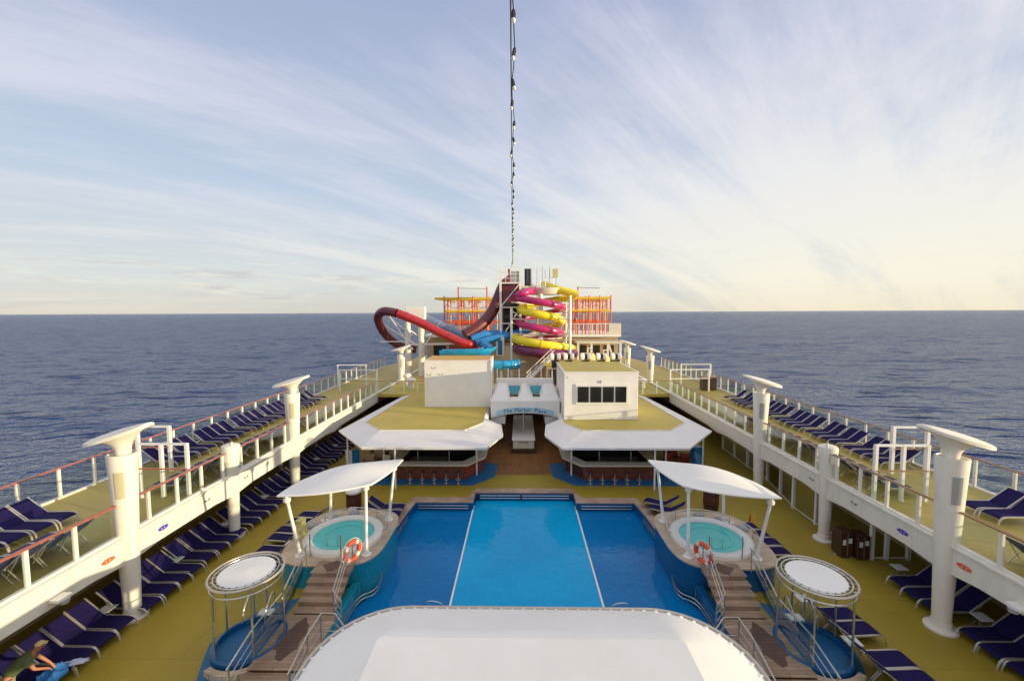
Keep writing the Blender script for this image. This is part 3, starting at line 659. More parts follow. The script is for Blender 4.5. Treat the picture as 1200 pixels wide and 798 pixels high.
    MB().tube(ring,.085,10,closed=True).build('ring','orange',lb,smooth=True)
    for q in range(4):
        i0=int(n*(q+.5)/4)-1; seg=[ring[(i0+k)%n] for k in range(3)]
        MB().tube(seg,.09,10).build('band','orangetape',lb,smooth=True)
    MB().tube([p+(p-c0).normalized()*.13 for p in ring],.012,5,closed=True).build('grab_line','orangetape',lb)
    # shower canopy
    dx,dy=s*9.16,12.95
    sh=thing('shower_canopy','round white-topped steel canopy over a blue basin by the %s stairs'%nm,'canopy',(dx,dy,0),'round steel canopies over blue basins')
    MB().lathe([(.01,2.64),(.82,2.61),(.84,2.58),(.8,2.55),(.01,2.55)],(dx,dy),48,cap=False).build('roof_disc','canvas',sh,smooth=True)
    for r,z,w,m in ((1.07,2.6,.04,'alu'),(.93,2.6,.028,'steel'),(1.03,2.36,.026,'steel')):
        MB().tube([(dx+r*math.cos(2*PI*i/48),dy+r*math.sin(2*PI*i/48),z) for i in range(48)],w,8,closed=True).build('roof_ring',m,sh,smooth=True)
    b=MB()
    for i in range(24):
        a=2*PI*i/24; b.bar((dx+.83*math.cos(a),dy+.83*math.sin(a),2.6),(dx+1.07*math.cos(a),dy+1.07*math.sin(a),2.6),.025,.018)
    b.build('roof_spokes','black',sh)
    for k in range(5):
        a=R(20+72*k); MB().tube([(dx+1.02*math.cos(a),dy+1.02*math.sin(a),.0),(dx+1.0*math.cos(a),dy+1.0*math.sin(a),2.6)],.032,8).build('post','steel',sh,smooth=True)
    MB().lathe([(1.10,.004),(1.10,.3),(.99,.32),(.96,.12)],(dx,dy),40,cap=False).build('basin_wall','bluetile',sh,smooth=True)
    MB().lathe([(.97,.13),(.01,.13)],(dx,dy),40,cap=False).build('basin_floor','bluemat',sh)
    stp=[(dx+r*math.cos(R(a)),dy+r*math.sin(R(a))) for r,rg in ((1.17,range(240,311,7)),(1.36,range(310,239,-7))) for a in rg]
    MB().prism(stp,.01,.2).build('basin_step','platform',sh)
    for a0,a1 in ((100,160),(200,250),(300,350)) if s<0 else ((20,80),(290,340),(190,240)):
        pts=[(dx+1.0*math.cos(R(a)),dy+1.0*math.sin(R(a))) for a in range(a0,a1+1,10)]
        g=MB(); g.loops([[(x,y,z) for x,y in pts] for z in (.32,2.2)],cap=False,closed=False); g.build('curved_glass','glass',sh,smooth=True)
    for a in (70,115):
        p0=Vector((dx+.95*math.cos(R(a)),dy+.95*math.sin(R(a)),.3))
        MB().tube(spline([p0,p0+Vector((0,0,.9)),p0+Vector((-s*.1,-.35,1.15)),p0+Vector((-s*.15,-.75,.9)),p0+Vector((-s*.15,-.85,.5))],5),.022,6).build('grab_rail','steel',sh)
    MB().box(dx-.25,dx+.25,dy+.75,dy+1.05,.5,.55).build('ladder_step','plastic',sh)
    # blue rubber floor around it
    p=[(s*x,y) for x,y in ((8.78,10),(8.78,15.3),(9.6,15.0),(10.35,13.9),(10.6,13.0),(10.25,12.2),(9.95,11.6),(9.95,10.0))]
    struct(MB().add([(x,y,.005) for x,y in p],[tuple(range(len(p)))]).build('blue_floor','bluemat'))
# ------------------------------------------------------------------ foreground stage canopy
t=thing('stage_canopy','huge white stage roof with steel rim in the foreground','canopy',(0,7,0))
oc=(0,5.0)
def outline(hx,hy0,hy1,rad,n=10):
    pts=[]
    for (cx_,cy_,a0) in ((hx-rad,hy1-rad,0),(-hx+rad,hy1-rad,90),(-hx+rad,hy0+rad,180),(hx-rad,hy0+rad,270)):
        for k in range(n+1): a=R(a0+90*k/n); pts.append((cx_+rad*math.cos(a),cy_+rad*math.sin(a)))
    return pts
O=outline(5.1,1.5,10.77,2.0); I=outline(3.5,3.2,9.1,.14)
rings=[[(x,y,2.86) for x,y in O],[(x,y,3.0) for x,y in O]]
for f in (.25,.5,.75): rings.append([(O[i][0]*(1-f)+I[i][0]*f,O[i][1]*(1-f)+I[i][1]*f,3.0+.55*f+.05*math.sin(PI*f)) for i in range(len(O))])
rings.append([(x,y,3.55) for x,y in I]); MB().loops(rings).build('roof','canvas',t,smooth=True,ang=14)
MB().tube([(x*1.012,y*1.006-.02,3.0) for x,y in O],.045,8,closed=True).build('rim_tube','alu',t,smooth=True)
P=[Vector((x,y,0)) for x,y in O]; acc=0; cnt=0
for i in range(len(P)):
    q=P[(i+1)%len(P)]; L_=(q-P[i]).length
    if P[i].y<6.5 and q.y<6.5: continue
    m_=max(1,round(L_/.3))
    for k in range(m_):
        c=P[i].lerp(q,k/m_); nrm=(c-Vector((0,6,0))).normalized(); cnt+=1
        if cnt<=98: MB().bar(c+Vector((0,0,3.05))-nrm*.14,c+Vector((0,0,3.0))+nrm*.03,.06,.035).build('rim_clip','white',t)
for x in (-3.6,3.6):
    for y in (3,8.6): MB().tube([(x,y,0),(x,y,2.9)],.12,12).build('column','white',t,smooth=True)
MB().box(-4.2,4.2,2,7,-.0+.004,.5).build('stage_floor','teakgrey',t)
# ------------------------------------------------------------------ pool bars with octagonal roofs
OUT=[(13.0,28.7),(10.0,25.0),(2.3,25.0),(1.42,27.6),(1.65,30.2),(2.7,31.2),(2.9,40.49),(11.9,40.49)]
INN=[(11.55,29.8),(9.8,27.75),(4.0,27.75),(2.95,29.6),(2.92,30.2),(2.96,31.2),(2.98,40.49),(10.9,40.49)]
for s in (-1,1):
    nm=SIDE[s]
    t=thing('pool_bar','%s pool bar under a wide faceted white roof with green deck on top'%nm,'bar',(s*7,29,0))
    o=mir(OUT,s); i_=mir(INN,s); n=len(o)
    vs=[(x,y,2.74) for x,y in o]+[(x,y,3.02) for x,y in i_]+[(x,y,2.60) for x,y in o]+[(x,y,2.62) for x,y in i_]
    fs=[]
    for k in range(n):
        j=(k+1)%n; fs+=[(k,j,n+j,n+k),(k,j,2*n+j,2*n+k),(2*n+k,2*n+j,3*n+j,3*n+k)]
    b=MB().add(vs,fs); b.build('roof_apron','roofwhite',t,bevel=.02)
    MB().tube([(x,y,2.735) for x,y in o[:6]],.035,6).build('roof_edge','white',t)
    MB().prism(i_,2.65,2.995).build('roof_deck','roofdeck',t)
    for k in range(3): pass
    MB().tube([(x,y,3.04) for x,y in i_[:4]],.04,6).build('roof_kerb','cream',t)
    # counter
    C_=[(8.6,30.5),(8.6,26.9),(3.9,26.9),(2.95,28.3),(2.95,31.5)]
    def off(pts,dn):
        cc=(6.0,30.5); r=[]
        for x,y in pts: v=Vector((x-cc[0],y-cc[1])); L_=v.length; r.append((x+v.x/L_*dn,y+v.y/L_*dn))
        return r
    def strip(a,bb,z0,z1,name,m,bevel=0):
        q=MB(); ring=[[(s*a[k][0],a[k][1],z0),(s*bb[k][0],bb[k][1],z0),(s*bb[k][0],bb[k][1],z1),(s*a[k][0],a[k][1],z1)] for k in range(len(a))]
        return q.loops(ring).build(name,m,t,bevel=bevel)
    strip(off(C_,-.1),off(C_,.05),.0,1.0,'bar_front','barwood')
    strip(off(C_,-.42),off(C_,.42),1.0,1.08,'counter_top','cream',.015)
    strip(off(C_,-.35),off(C_,.36),.93,.998,'counter_edge','railw')
    a=off(C_,.07); MB().add([(s*a[2][0],a[2][1],.12),(s*a[3][0],a[3][1],.12),(s*a[3][0],a[3][1],.88),(s*a[2][0],a[2][1],.88)],[(0,1,2,3)]).build('side_apron','redpanel' if s<0 else 'brown',t)
    MB().box(min(s*3.3,s*8.6),max(s*3.3,s*8.6),30.4,30.6,0,2.6).build('back_wall','dark',t)
    MB().box(min(s*3.7,s*8.2),max(s*3.7,s*8.2),30.2,30.39,1.05,1.45).build('back_shelf','purple' if s<0 else 'brown',t)  # left shelf carries the purple bar light as its colour
    b=MB()
    for k in range(9): x=4.0+k*.5; b.lathe([(.05,1.46),(.05,1.66),(.02,1.72),(.02,1.78)],(s*x,30.28),8)
    b.build('bottles','glass',t)
    MB().box(min(s*4.2,s*8.4),max(s*4.2,s*8.4),29.0,29.25,2.25,2.45).build('hanging_duct','cream',t)
    for x in (8.3,4.6): MB().lathe([(.22,2.2),(.24,2.5)],(s*x,28.2),16).build('speaker_drum','white',t,smooth=True)
    MB().prism(mir([(5.2,27.8),(7.8,27.8),(7.8,28.5),(5.2,28.5)],s),.9,.98).build('under_counter','steel',t)
    for (x,y) in ((8.05,25.35),(12.3,28.4),(9.5,27.6),(3.2,27.6),(3.0,30.0)): MB().tube([(s*x,y,0),(s*x,y,2.62)],.06,8).build('roof_post','white',t)
    for x in (7.1,5.0): MB().tube([(s*x,27.3,1.08),(s*x,27.3,1.75)],.03,8).build('beer_tap','steel',t)
    p=mir([(10.6,25.9),(3.25,25.9),(1.95,27.3),(1.85,29.6),(3.0,30.0),(3.0,28.3),(10.6,28.3)],s)
    struct(MB().add([(x,y,.010) for x,y in p],[tuple(range(len(p)))]).build('blue_floor','bluemat'))
    for k in range(5):
        x=s*(7.35-.78*k); y=26.15
        st=thing('bar_stool','steel bar stool with brown seat, %s from the aisle at the %s bar'%(NUM[4-k],nm),'bar stool',(x,y,0),'stools along the %s pool bar'%nm)
        MB().lathe([(.2,.012),(.2,.03),(.05,.05),(.03,.08)],(x,y),16).build('base','steel',st,smooth=True)
        MB().tube([(x,y,.05),(x,y,.72)],.03,8).build('stem','steel',st)
        MB().tube([(x+.17*math.cos(R(a)),y+.17*math.sin(R(a)),.3) for a in range(0,360,30)],.014,6,closed=True).build('foot_ring','steel',st)
        MB().lathe([(.01,.70),(.18,.71),(.2,.75),(.17,.79),(.01,.80)],(x,y),16,cap=False).build('seat','brown',st,smooth=True)
        an=R(200+random.uniform(-40,40)); q=[(x+.19*math.cos(an+R(d_)),y+.19*math.sin(an+R(d_)),.98) for d_ in range(-60,61,20)]
        MB().tube(q,.04,6).build('backrest','brown',st,smooth=True)
        MB().tube([q[0],(q[0][0],q[0][1],.76)],.012,5).build('back_support','steel',st)
    # roof-top cabin
# left cabin with gulls
t=thing('roof_cabin','plain white roof-top block with three grey bird marks, left of the arch','cabin',(-5.5,36.5,3))
MB().box(-8.32,-2.72,34.8,38.6,3.0,6.9).build('walls','white',t,bevel=.03)
MB().box(-8.36,-2.68,34.76,38.64,6.902,6.98).build('roof_edge','white',t)
MB().box(-8.2,-2.85,34.95,38.5,6.983,7.0).build('roof_top','amber',t)
MB().box(-2.717,-2.6,34.7,34.9,3.0,7.0).build('corner_pipe','white',t)
for gx,gz in ((-7.55,6.35),(-7.95,5.78),(-6.95,5.80)):
    b=MB()
    for sg in (-1,1):
        b.add([(gx,34.79,gz-.12),(gx+sg*.12,34.79,gz+.02),(gx+sg*.27,34.79,gz+.09),(gx+sg*.13,34.79,gz-.05)],[(0,1,2,3)])
    b.build('bird_mark','mark',t)
# right cabin with window
t=thing('roof_cabin','cream roof-top cabin with a four-pane dark window, right of the arch','cabin',(5.7,33.8,3))
MB().box(3.0,8.45,30.65,37.0,3.0,6.5).build('walls','white',t,bevel=.03)
MB().box(2.95,8.5,30.6,37.05,6.503,6.58).build('roof_edge','white',t)
MB().box(3.12,8.34,30.8,36.9,6.582,6.6).build('roof_top','roofdeck',t)
wn=MB().box(3.85,7.75,30.56,30.64,4.18,5.68).build('window_frame','white',t,bevel=.01)
for k in range(4):
    x=4.0+k*.92; MB().box(x,x+.80,30.52,30.558,4.34,5.5).build('pane','winglass',wn)
MB().box(5.66,5.74,30.56,30.64,5.75,5.95).build('wall_lamp','grey',t)
for x,z in ((3.25,6.2),): MB().lathe([(.05,z-.05),(.05,z+.05)],(x,30.55),8).build('camera_stub','grey',t)
for k,x in enumerate((2.9,4.1,5.6,7.0,8.3)):
    g=thing('life_raft_drum','white drum with dark centre on the roof edge of the right cabin, %s from left'%NUM[k],'drum',(x,37.3,6.6),'white drums along the right cabin roof')
    for sg in (-1,1):
        b=MB(); n=16; b.loops([[(x+sg*a,37.3+r*math.cos(2*PI*i/n),7.0+r*math.sin(2*PI*i/n)) for i in range(n)] for a,r in ((.12,.28),(.2,.33),(.42,.33),(.46,.25))]); b.build('end_cap','white',g,smooth=True)
    b=MB(); n=16; b.loops([[(x+a,37.3+.24*math.cos(2*PI*i/n),7.0+.24*math.sin(2*PI*i/n)) for i in range(n)] for a in (-.14,.14)]); b.build('barrel','black',g,smooth=True)
    MB().box(x-.3,x+.3,37.0,37.6,6.0,6.68).build('cradle','black',g)
MB().box(2.6,9.0,36.95,37.7,5.95,6.0)
# mid arch with sign
t=thing('arch_canopy','white arched canopy with light blue sign band between the two cabins','canopy',(.15,35,2))
n=16; b=MB(); up_=[];dn=[]
for k in range(n+1):
    u=-1+2*k/n; x=.15+u*2.75; zb=2.95-.42*abs(u)**2.2; zt=3.95
    up_.append((x,zt)); dn.append((x,zb))
rings=[[(dn[k][0],32.9,dn[k][1]),(up_[k][0],32.9,up_[k][1]),(up_[k][0],33.25,up_[k][1]),(dn[k][0],33.25,dn[k][1])] for k in range(n+1)]
b.loops(rings).build('arch_beam','white',t,bevel=.02)
# curved sign band
b=MB(); rr=[]
for k in range(n+1):
    u=-1+2*k/n; x=.15+u*2.3; z=3.05-.30*abs(u)**2.1; h=.40
    rr.append([(x,32.86,z),(x,32.895,z),(x,32.895,z+h),(x,32.86,z+h)])
b.loops(rr).build('sign_band','signblue',t)
def textmesh(body,size,fn,name,m,parent,ext=.01):
    cu=bpy.data.curves.new('txt','FONT'); cu.body=body; cu.size=size; cu.align_x='CENTER'; cu.extrude=ext; cu.space_character=1.08
    ob=bpy.data.objects.new('txt',cu); COL.objects.link(ob)
    dg=bpy.context.evaluated_depsgraph_get(); me=bpy.data.meshes.new_from_object(ob.evaluated_get(dg))
    o=ORG.get(parent.name); 
    for v in me.vertices: v.co=fn(v.co)-o
    bpy.data.objects.remove(ob); me.materials.clear(); me.materials.append(M[m])
    q=bpy.data.objects.new(name,me); COL.objects.link(q); q.parent=parent; return q
for wd,wx in (('The',-1.32),('Market',-.12),('Place',1.28)): textmesh(wd,.43,lambda c:Vector((.08+wx+c.x,32.85-c.z,3.10-.30*abs((wx+c.x)/2.3)**2.1+c.y)),'sign_lettering','ink',t)
for x0,x1 in ((-2.65,-1.45),(1.75,2.95)): MB().box(x0,x1,33.26,36,1.95,2.6).build('side_box','white',t,bevel=.08)
MB().box(-2.7,3.0,33.26,40.4,3.75,3.93).build('bridge_deck','white',t)
for (xa,xb,xc,xd) in ((-2.6,-1.1,-2.3,-1.35),(-.45,.85,-.05,.3),(1.35,2.95,1.8,2.7)):
    vs=[(xa,33.3,3.94),(xb,33.3,3.94),(xb,37.2,3.94),(xa,37.2,3.94),(xc,34.6,4.55),(xd,34.6,4.55),(xd,36.8,4.75),(xc,36.8,4.75)]
    MB().add(vs,[(0,1,5,4),(1,2,6,5),(2,3,7,6),(3,0,4,7),(4,5,6,7)]).build('white_fairing','roofwhite',t,smooth=True,ang=25,bevel=.15)
for xa,xb in ((-1.12,-.4),(.8,1.45)):
    MB().add([(xa-.15,35.7,4.0),(xb+.15,35.7,4.0),(xb+.15,36.7,4.5),(xa-.15,36.7,4.5)],[(0,1,2,3)]).build('slide_runout','teal',t)
    MB().box(xa,xb,34.7,35.1,3.94,4.05).build('drain_step','brown',t)
MB().box(-2.4,2.75,37.3,37.7,3.94,5.05).build('back_parapet','white',t,bevel=.05)
t=thing('deck_railing','short white railing on the parapet above the blue sign','railing',(.1,39,4))
for k in range(6):
    x=-2.4+k*1.03; MB().box(x-.045,x+.045,38.96,39.04,3.93,5.7).build('post','white',t)
MB().bar((-2.4,39,5.6),(2.75,39,5.6),.05).build('handrail','railw',t)
for z in (4.6,5.1): MB().bar((-2.4,39,z),(2.75,39,z),.02).build('mid_rail','steel',t)
t=thing('service_counter','long white service counter on the teak deck under the arch','counter',(0,36,0))
MB().box(-.82,.84,32.1,39.8,.32,1.0).build('body','cream',t,bevel=.03)
MB().box(-.9,.92,32.0,39.9,1.002,1.05).build('counter_top','white',t,bevel=.01)
MB().box(-.95,.95,31.9,39.8,.006,.3).build('plinth','brown',t)
MB().tube([(.02,35,1.05),(.02,35,2.4)],.06,8).build('centre_pole','white',t)
MB().box(-.35,.4,32.06,32.095,.78,.9).build('vent_slot','grey',t)
# mid deck front railing either side
for s in (-1,1):
    t=thing('deck_railing','white and glass railing between %s upper deck and roof cabin'%SIDE[s],'railing',(s*11.5,40.6,3))
    for k in range(5): x=s*(9.0+k*1.35); MB().box(x-.05,x+.05,40.56,40.64,3,4.25).build('post','white2',t)
    MB().bar((s*9,40.6,4.25),(s*14.4,40.6,4.25),.06).build('handrail','railw',t)
    MB().box(min(s*9,s*14.4),max(s*9,s*14.4),40.59,40.61,3.1,4.1).build('glass_panel','glass',t)
# ------------------------------------------------------------------ small things on the pool deck
for s in (-1,1):
    x,y=(-9.53,22.5) if s<0 else (10.4,22.9)
    t=thing('barrel_bin','dark brown barrel bin with white lid behind the %s hot tub'%SIDE[s],'bin',(x,y,0))
    MB().lathe([(.36,.004),(.41,.4),(.41,.75),(.37,1.05)],(x,y),24).build('barrel','bin',t,smooth=True)
    MB().lathe([(.42,1.05),(.42,1.13),(.3,1.26),(.1,1.3)],(x,y),24).build('lid','plastic',t,smooth=True)
    for z in (.25,.85): MB().lathe([(.415,z),(.415,z+.05)],(x,y),24,cap=False).build('hoop','black',t)
t=thing('floor_sign','amber folding caution board standing outboard of the right hot tub','sign',(11.6,20.9,0))
for sg in (-1,1): MB().add([(11.42,20.9+sg*.18,0),(11.78,20.9+sg*.18,0),(11.70,20.9+sg*.02,.72),(11.50,20.9+sg*.02,.72)],[(0,1,2,3)]).build('board','amber',t)
MB().tube([(11.5,20.9,.7),(11.6,20.9,.78),(11.7,20.9,.7)],.02,6).build('handle','amber',t)
b=MB(); rr=[]
for k in range(9):
    z=1.0+.1*k; r=.3-.12*(k/8)+.04*math.sin(k*1.7); rr.append([( -10.05+r*(1+.18*math.sin(3*a+k))*math.cos(a),17.9+r*math.sin(a)*(1+.12*math.cos(2*a-k)),z) for a in [2*PI*i/18 for i in range(18)]])
o=b.loops(rr).build('folded_cloth','paleyellow',smooth=True); tag(o,'crumpled pale yellow cloth heap on the edge of left hot tub platform','cloth'); at_origin(o,(-10.05,17.9,1.0))
t=thing('sign_board','blue and white folded display board beside the left bar roof post','sign',(-12.1,28.6,0))
MB().box(-12.55,-12.1,28.6,28.66,.15,1.35).build('panel','plastic',t); 
MB().add([(-12.1,28.6,.15),(-11.7,28.95,.15),(-11.7,28.95,1.35),(-12.1,28.6,1.35)],[(0,1,2,3)]).build('side_panel','blue',t)
for x in (-12.5,-12.15): MB().tube([(x,28.63,0),(x,28.63,.2)],.03,6).build('foot','steel',t)
t=thing('equipment_cabinet','pair of black flight cases with white stickers beside the right glass screen','cabinet',(14.6,18.4,0))
for (x,y,h,r_) in ((14.28,18.5,1.2,0),(14.86,18.32,1.12,0)):
    MB().box(x-.27,x+.27,y-.3,y+.3,.08,h).build('case','brown',t,bevel=.03)
    MB().lathe([(.11,.72),(.11,.78)],(x-.15,y-.31),12)
    MB().box(x-.20,x-.06,y-.318,y-.302,.62,.86).build('sticker','plastic',t)
    MB().box(x+.04,x+.2,y-.318,y-.302,.70,.92).build('sticker','plastic',t)
    MB().box(x-.02,x+.02,y-.322,y-.302,.12,h-.04).build('latch','steel',t)
    for a in (-.3,.3): MB().lathe([(.05,.0),(.05,.08)],(x+a,y),8).build('wheel','grey',t)
# glass wind screens under the upper deck
for s in (-1,1):
    ys_=(18.1,19.9,21.3,23.4,25.4,27.4,29.2,31.0,33.0) if s>0 else (27.2,32.0,36.5)
    t=thing('wind_screen','%s glass wind screen of white posts beneath the upper deck'%SIDE[s],'screen',(s*15.8,25,0))
    pts=[(s*(15.0 if 20<y<24 else 15.9 if y>24 else 15.9),y) for y in ys_]
    if s>0: pts=[(16.9,18.15),(15.95,18.15),(15.3,18.15),(15.0,21.2),(15.0,23.0),(15.4,24.8),(15.8,26.8),(15.8,29.2),(15.9,31.2),(16.0,33.2)]
    else: pts=[(-16.35,27.2),(-16.4,32.1),(-16.4,36.5)]
    for x,y in pts: MB().box(x-.07,x+.07,y-.07,y+.07,0,2.8).build('post','white2',t)
    for k in range(len(pts)-1):
        if s>0: MB().bar((*pts[k],.08),(*pts[k+1],.08),.05,.05).build('bottom_rail','white2',t)
        p,q=pts[k],pts[k+1]
        if s>0: MB().add([(p[0],p[1],.12),(q[0],q[1],.12),(q[0],q[1],2.7),(p[0],p[1],2.7)],[(0,1,2,3)]).build('glass_panel','glass',t)
# seating in the shade beside the bars
def armchair(x,y,rz,m,label,group=None):
    t=thing('lounge_chair',label,'armchair',(x,y,0),group,rz)
    for nm_,bb,mm in (('seat',(-.36,.36,-.33,.36,.22,.42),m),('backrest',(-.36,.36,.30,.44,.3,.88),m),('arm',(-.46,-.36,-.33,.44,.12,.62),'wicker'),('arm',(.36,.46,-.33,.44,.12,.62),'wicker'),('base',(-.4,.4,-.3,.4,.05,.21),'wicker')):
        b=MB().box(*bb); ORG['tmp']=0; o=b.build(nm_,mm,None,bevel=.05); o.parent=t
    return t
for i,(x,y,a) in enumerate([(-10.9,28.9,30),(-9.9,28.7,-20),(-10.6,30.4,160),(-9.6,30.3,200),(-11.3,31.6,90)]):
    armchair(x,y,R(a),'cream' if i%2 else 'tan','cushioned wicker armchair left of the left bar, %s from the camera'%NUM[[1,0,3,2,4][i]],'armchairs beside the left bar')
for i,(x,y,a) in enumerate([(10.4,29.0,20),(11.35,29.2,-30),(10.9,30.6,170)]):
    armchair(x,y,R(a),'redpanel','red cushioned armchair right of the right bar, %s from the camera'%NUM[i],'red armchairs beside the right bar')
b=MB(); rr=[]
for k in range(8):
    z=k*.2+.004; r=.62-.045*k+.03*math.sin(k*2.1)
    rr.append([(12.35+r*(1+.1*math.sin(4*a+k*.6))*math.cos(a),29.6+r*1.2*(1+.08*math.cos(3*a-k))*math.sin(a),z) for a in [2*PI*i/24 for i in range(24)]])
o=b.loops(rr).build('covered_pile','blue',smooth=True); tag(o,'tall blue tarpaulin-covered pile beside the right bar roof post','covered pile'); at_origin(o,(12.35,29.6,0))
# ------------------------------------------------------------------ man with a towel
def skin_body(name,joints,edges,mat_,parent,lvl=2,root=0):
    o=ORG[parent.name]; me=bpy.data.meshes.new(name); me.from_pydata([tuple(Vector(p[:3])-o) for p in joints],edges,[]); me.update()
    ob=bpy.data.objects.new(name,me); COL.objects.link(ob); ob.parent=parent
    bpy.context.view_layer.objects.active=ob
    ob.modifiers.new('skin','SKIN')
    if not me.skin_vertices: bpy.context.view_layer.update()
    for i,p in enumerate(joints):
        r=p[3]; me.skin_vertices[0].data[i].radius=(r,r if len(p)<5 else p[4]); me.skin_vertices[0].data[i].use_root=(i==root)
    sb=ob.modifiers.new('sub','SUBSURF'); sb.levels=lvl; sb.render_levels=lvl
    me.materials.append(M[mat_]); return ob
hx,hy=-14.56,10.72
man=thing('person','man in olive T-shirt, khaki shorts and yellow cap bending over a lounger','person',(hx,hy,0))
# hips -> chest -> neck -> head; he faces right and away from the camera
J=[(hx,hy,.90,.14,.12),(hx+.10,hy+.12,1.04,.13,.11),(hx+.24,hy+.27,1.19,.15,.12),(hx+.31,hy+.35,1.27,.08),(hx+.35,hy+.39,1.325,.06),(hx+.41,hy+.46,1.40,.10),(hx+.43,hy+.48,1.49,.10),
   (hx+.20,hy+.46,1.24,.065),(hx+.36,hy+.56,1.00,.048),(hx+.52,hy+.62,.80,.034),(hx+.57,hy+.63,.72,.03),
   (hx+.42,hy+.18,1.20,.065),(hx+.52,hy+.22,.95,.048),(hx+.60,hy+.42,.80,.034),(hx+.62,hy+.50,.74,.03),
   (hx-.08,hy+.10,.84,.11),(hx-.06,hy+.12,.48,.07),(hx-.12,hy+.10,.09,.045),(hx-.02,hy+.16,.04,.04),
   (hx+.06,hy-.10,.84,.11),(hx+.10,hy-.08,.48,.07),(hx+.02,hy-.12,.09,.045),(hx+.14,hy-.06,.04,.04)]
E_=[(0,1),(1,2),(2,3),(3,4),(4,5),(5,6),(2,7),(7,8),(8,9),(9,10),(2,11),(11,12),(12,13),(13,14),(0,15),(15,16),(16,17),(17,18),(0,19),(19,20),(20,21),(21,22)]
# fingers: each its own short chain from the palm
def fingers(palm,dirv,base):
    d_=Vector(dirv).normalized(); side=d_.cross(Vector((0,0,1))).normalized()
    for k,l in enumerate((.07,.08,.075,.06)):
        a=Vector(palm[:3])+side*(k-1.5)*.02+d_*.02; b_=a+d_*l*.6; c=b_+d_*l*.35+Vector((0,0,-.03))
        i=len(J); J.extend([(*a,.010),(*b_,.009),(*c,.007)]); E_.extend([(base,i),(i,i+1),(i+1,i+2)])
    a=Vector(palm[:3])-side*.04; c=a-side*.02+d_*.04; i=len(J); J.extend([(*a,.011),(*c,.009)]); E_.extend([(base,i),(i,i+1)])
fingers(J[10],(.5,.2,-.8),10); fingers(J[14],(.3,.5,-.8),14)
body=skin_body('body',J,E_,'skin',man)
sj=[(hx-.02,hy-.02,.90,.19,.17),(hx+.09,hy+.11,1.05,.19,.17),(hx+.23,hy+.26,1.20,.22,.18),(hx+.31,hy+.35,1.285,.12),
    (hx+.18,hy+.44,1.24,.115),(hx+.30,hy+.52,1.08,.095),(hx+.40,hy+.16,1.20,.115),(hx+.48,hy+.20,1.05,.095)]
skin_body('shirt',sj,[(0,1),(1,2),(2,3),(2,4),(4,5),(2,6),(6,7)],'olive',man)
pj=[(hx,hy,.91,.17,.155),(hx-.08,hy+.10,.80,.125),(hx-.07,hy+.12,.52,.10),(hx+.06,hy-.10,.80,.125),(hx+.10,hy-.08,.52,.10)]
skin_body('shorts',pj,[(0,1),(1,2),(0,3),(3,4)],'khaki',man)
hc=Vector((hx+.43,hy+.48,1.475)); b=MB()
fd=Vector((.75,.55,-.35)).normalized()
b.loops([[(hc.x+.115*math.cos(a)*math.sqrt(1-u*u),hc.y+.115*math.sin(a)*math.sqrt(1-u*u),hc.z+.08*u+.02) for a in [2*PI*i/20 for i in range(20)]] for u in (0,.35,.65,.88,.995)]); b.build('cap','cap',man,smooth=True)
b=MB(); b.loops([[(hc.x+fd.x*q-fd.y*w,hc.y+fd.y*q+fd.x*w,hc.z+.03-.02*q/.1+dz) for (w,dz) in ((-.07,0),(.07,0),(.07,.012),(-.07,.012))] for q in (.05,.1,.16)]); b.build('cap_visor','cap',man)
# face: nose, eyes, mouth, ears
fc=Vector((hx+.42,hy+.47,1.43)); sd=Vector((-fd.y,fd.x,0)).normalized(); b=MB(); b.tube([fc+fd*.085+Vector((0,0,.02)),fc+fd*.115],[.012,.018],8); b.build('nose','skin',man,smooth=True)
for q in (-1,1):
    e=fc+fd*.085+sd*q*.035+Vector((0,0,.03)); MB().tube([e,e+fd*.012],.012,8).build('eye','black',man)
    e=fc+sd*q*.095; MB().tube([e+Vector((0,0,-.025)),e+sd*q*.012,e+Vector((0,0,.03))],.014,6).build('ear','skin',man,smooth=True)
e=fc+fd*.09-Vector((0,0,.03)); MB().tube([e-sd*.025,e+sd*.025],.008,6).build('mouth','redpanel',man)
def cloth(name,m,c,lx,ly,h,ang,label):
    b=MB(); n=20; top=[];bot=[]
    for i in range(n+1):
        for j in range(n+1):
            u=i/n-.5; v=j/n-.5; x=u*lx; y=v*ly
            z=h*(.5+.3*math.sin(7*u+3*v)+.25*math.sin(11*v-5*u)+.15*math.sin(19*u+13*v))*(1-2.6*u*u)*(1-2.6*v*v)
            ca,sa=math.cos(ang),math.sin(ang); wob=.05*math.sin(9*v+4*u)
            p=(c[0]+(x+wob)*ca-y*sa,c[1]+(x+wob)*sa+y*ca,c[2]+max(0,z)); top.append((p[0],p[1],p[2]+.02)); bot.append((p[0],p[1],c[2]))
    K=len(top); m_=n+1; fs=[]
    for i in range(n):
        for j in range(n): a=i*m_+j; fs+= [(a,a+1,a+m_+1,a+m_),(K+a,K+a+m_,K+a+m_+1,K+a+1)]
    bd=[i*m_ for i in range(m_)]+[n*m_+j for j in range(1,m_)]+[i*m_+n for i in range(n-1,-1,-1)]+[j for j in range(n-1,0,-1)]
    for k in range(len(bd)): a=bd[k]; q=bd[(k+1)%len(bd)]; fs.append((a,q,K+q,K+a))
    o=b.add(top+bot,fs).build(name,m,smooth=True); tag(o,label,'towel'); at_origin(o,c); return o
cloth('beach_towel','towel',(-14.05,11.38,.375),.62,.75,.26,R(25),'rumpled blue towel under the hands of the bending man')
cloth('beach_towel','lilac',(-13.9,11.78,.375),.75,.2,.10,R(20),'pale lilac towel strip lying on the lounger beyond the blue towel')
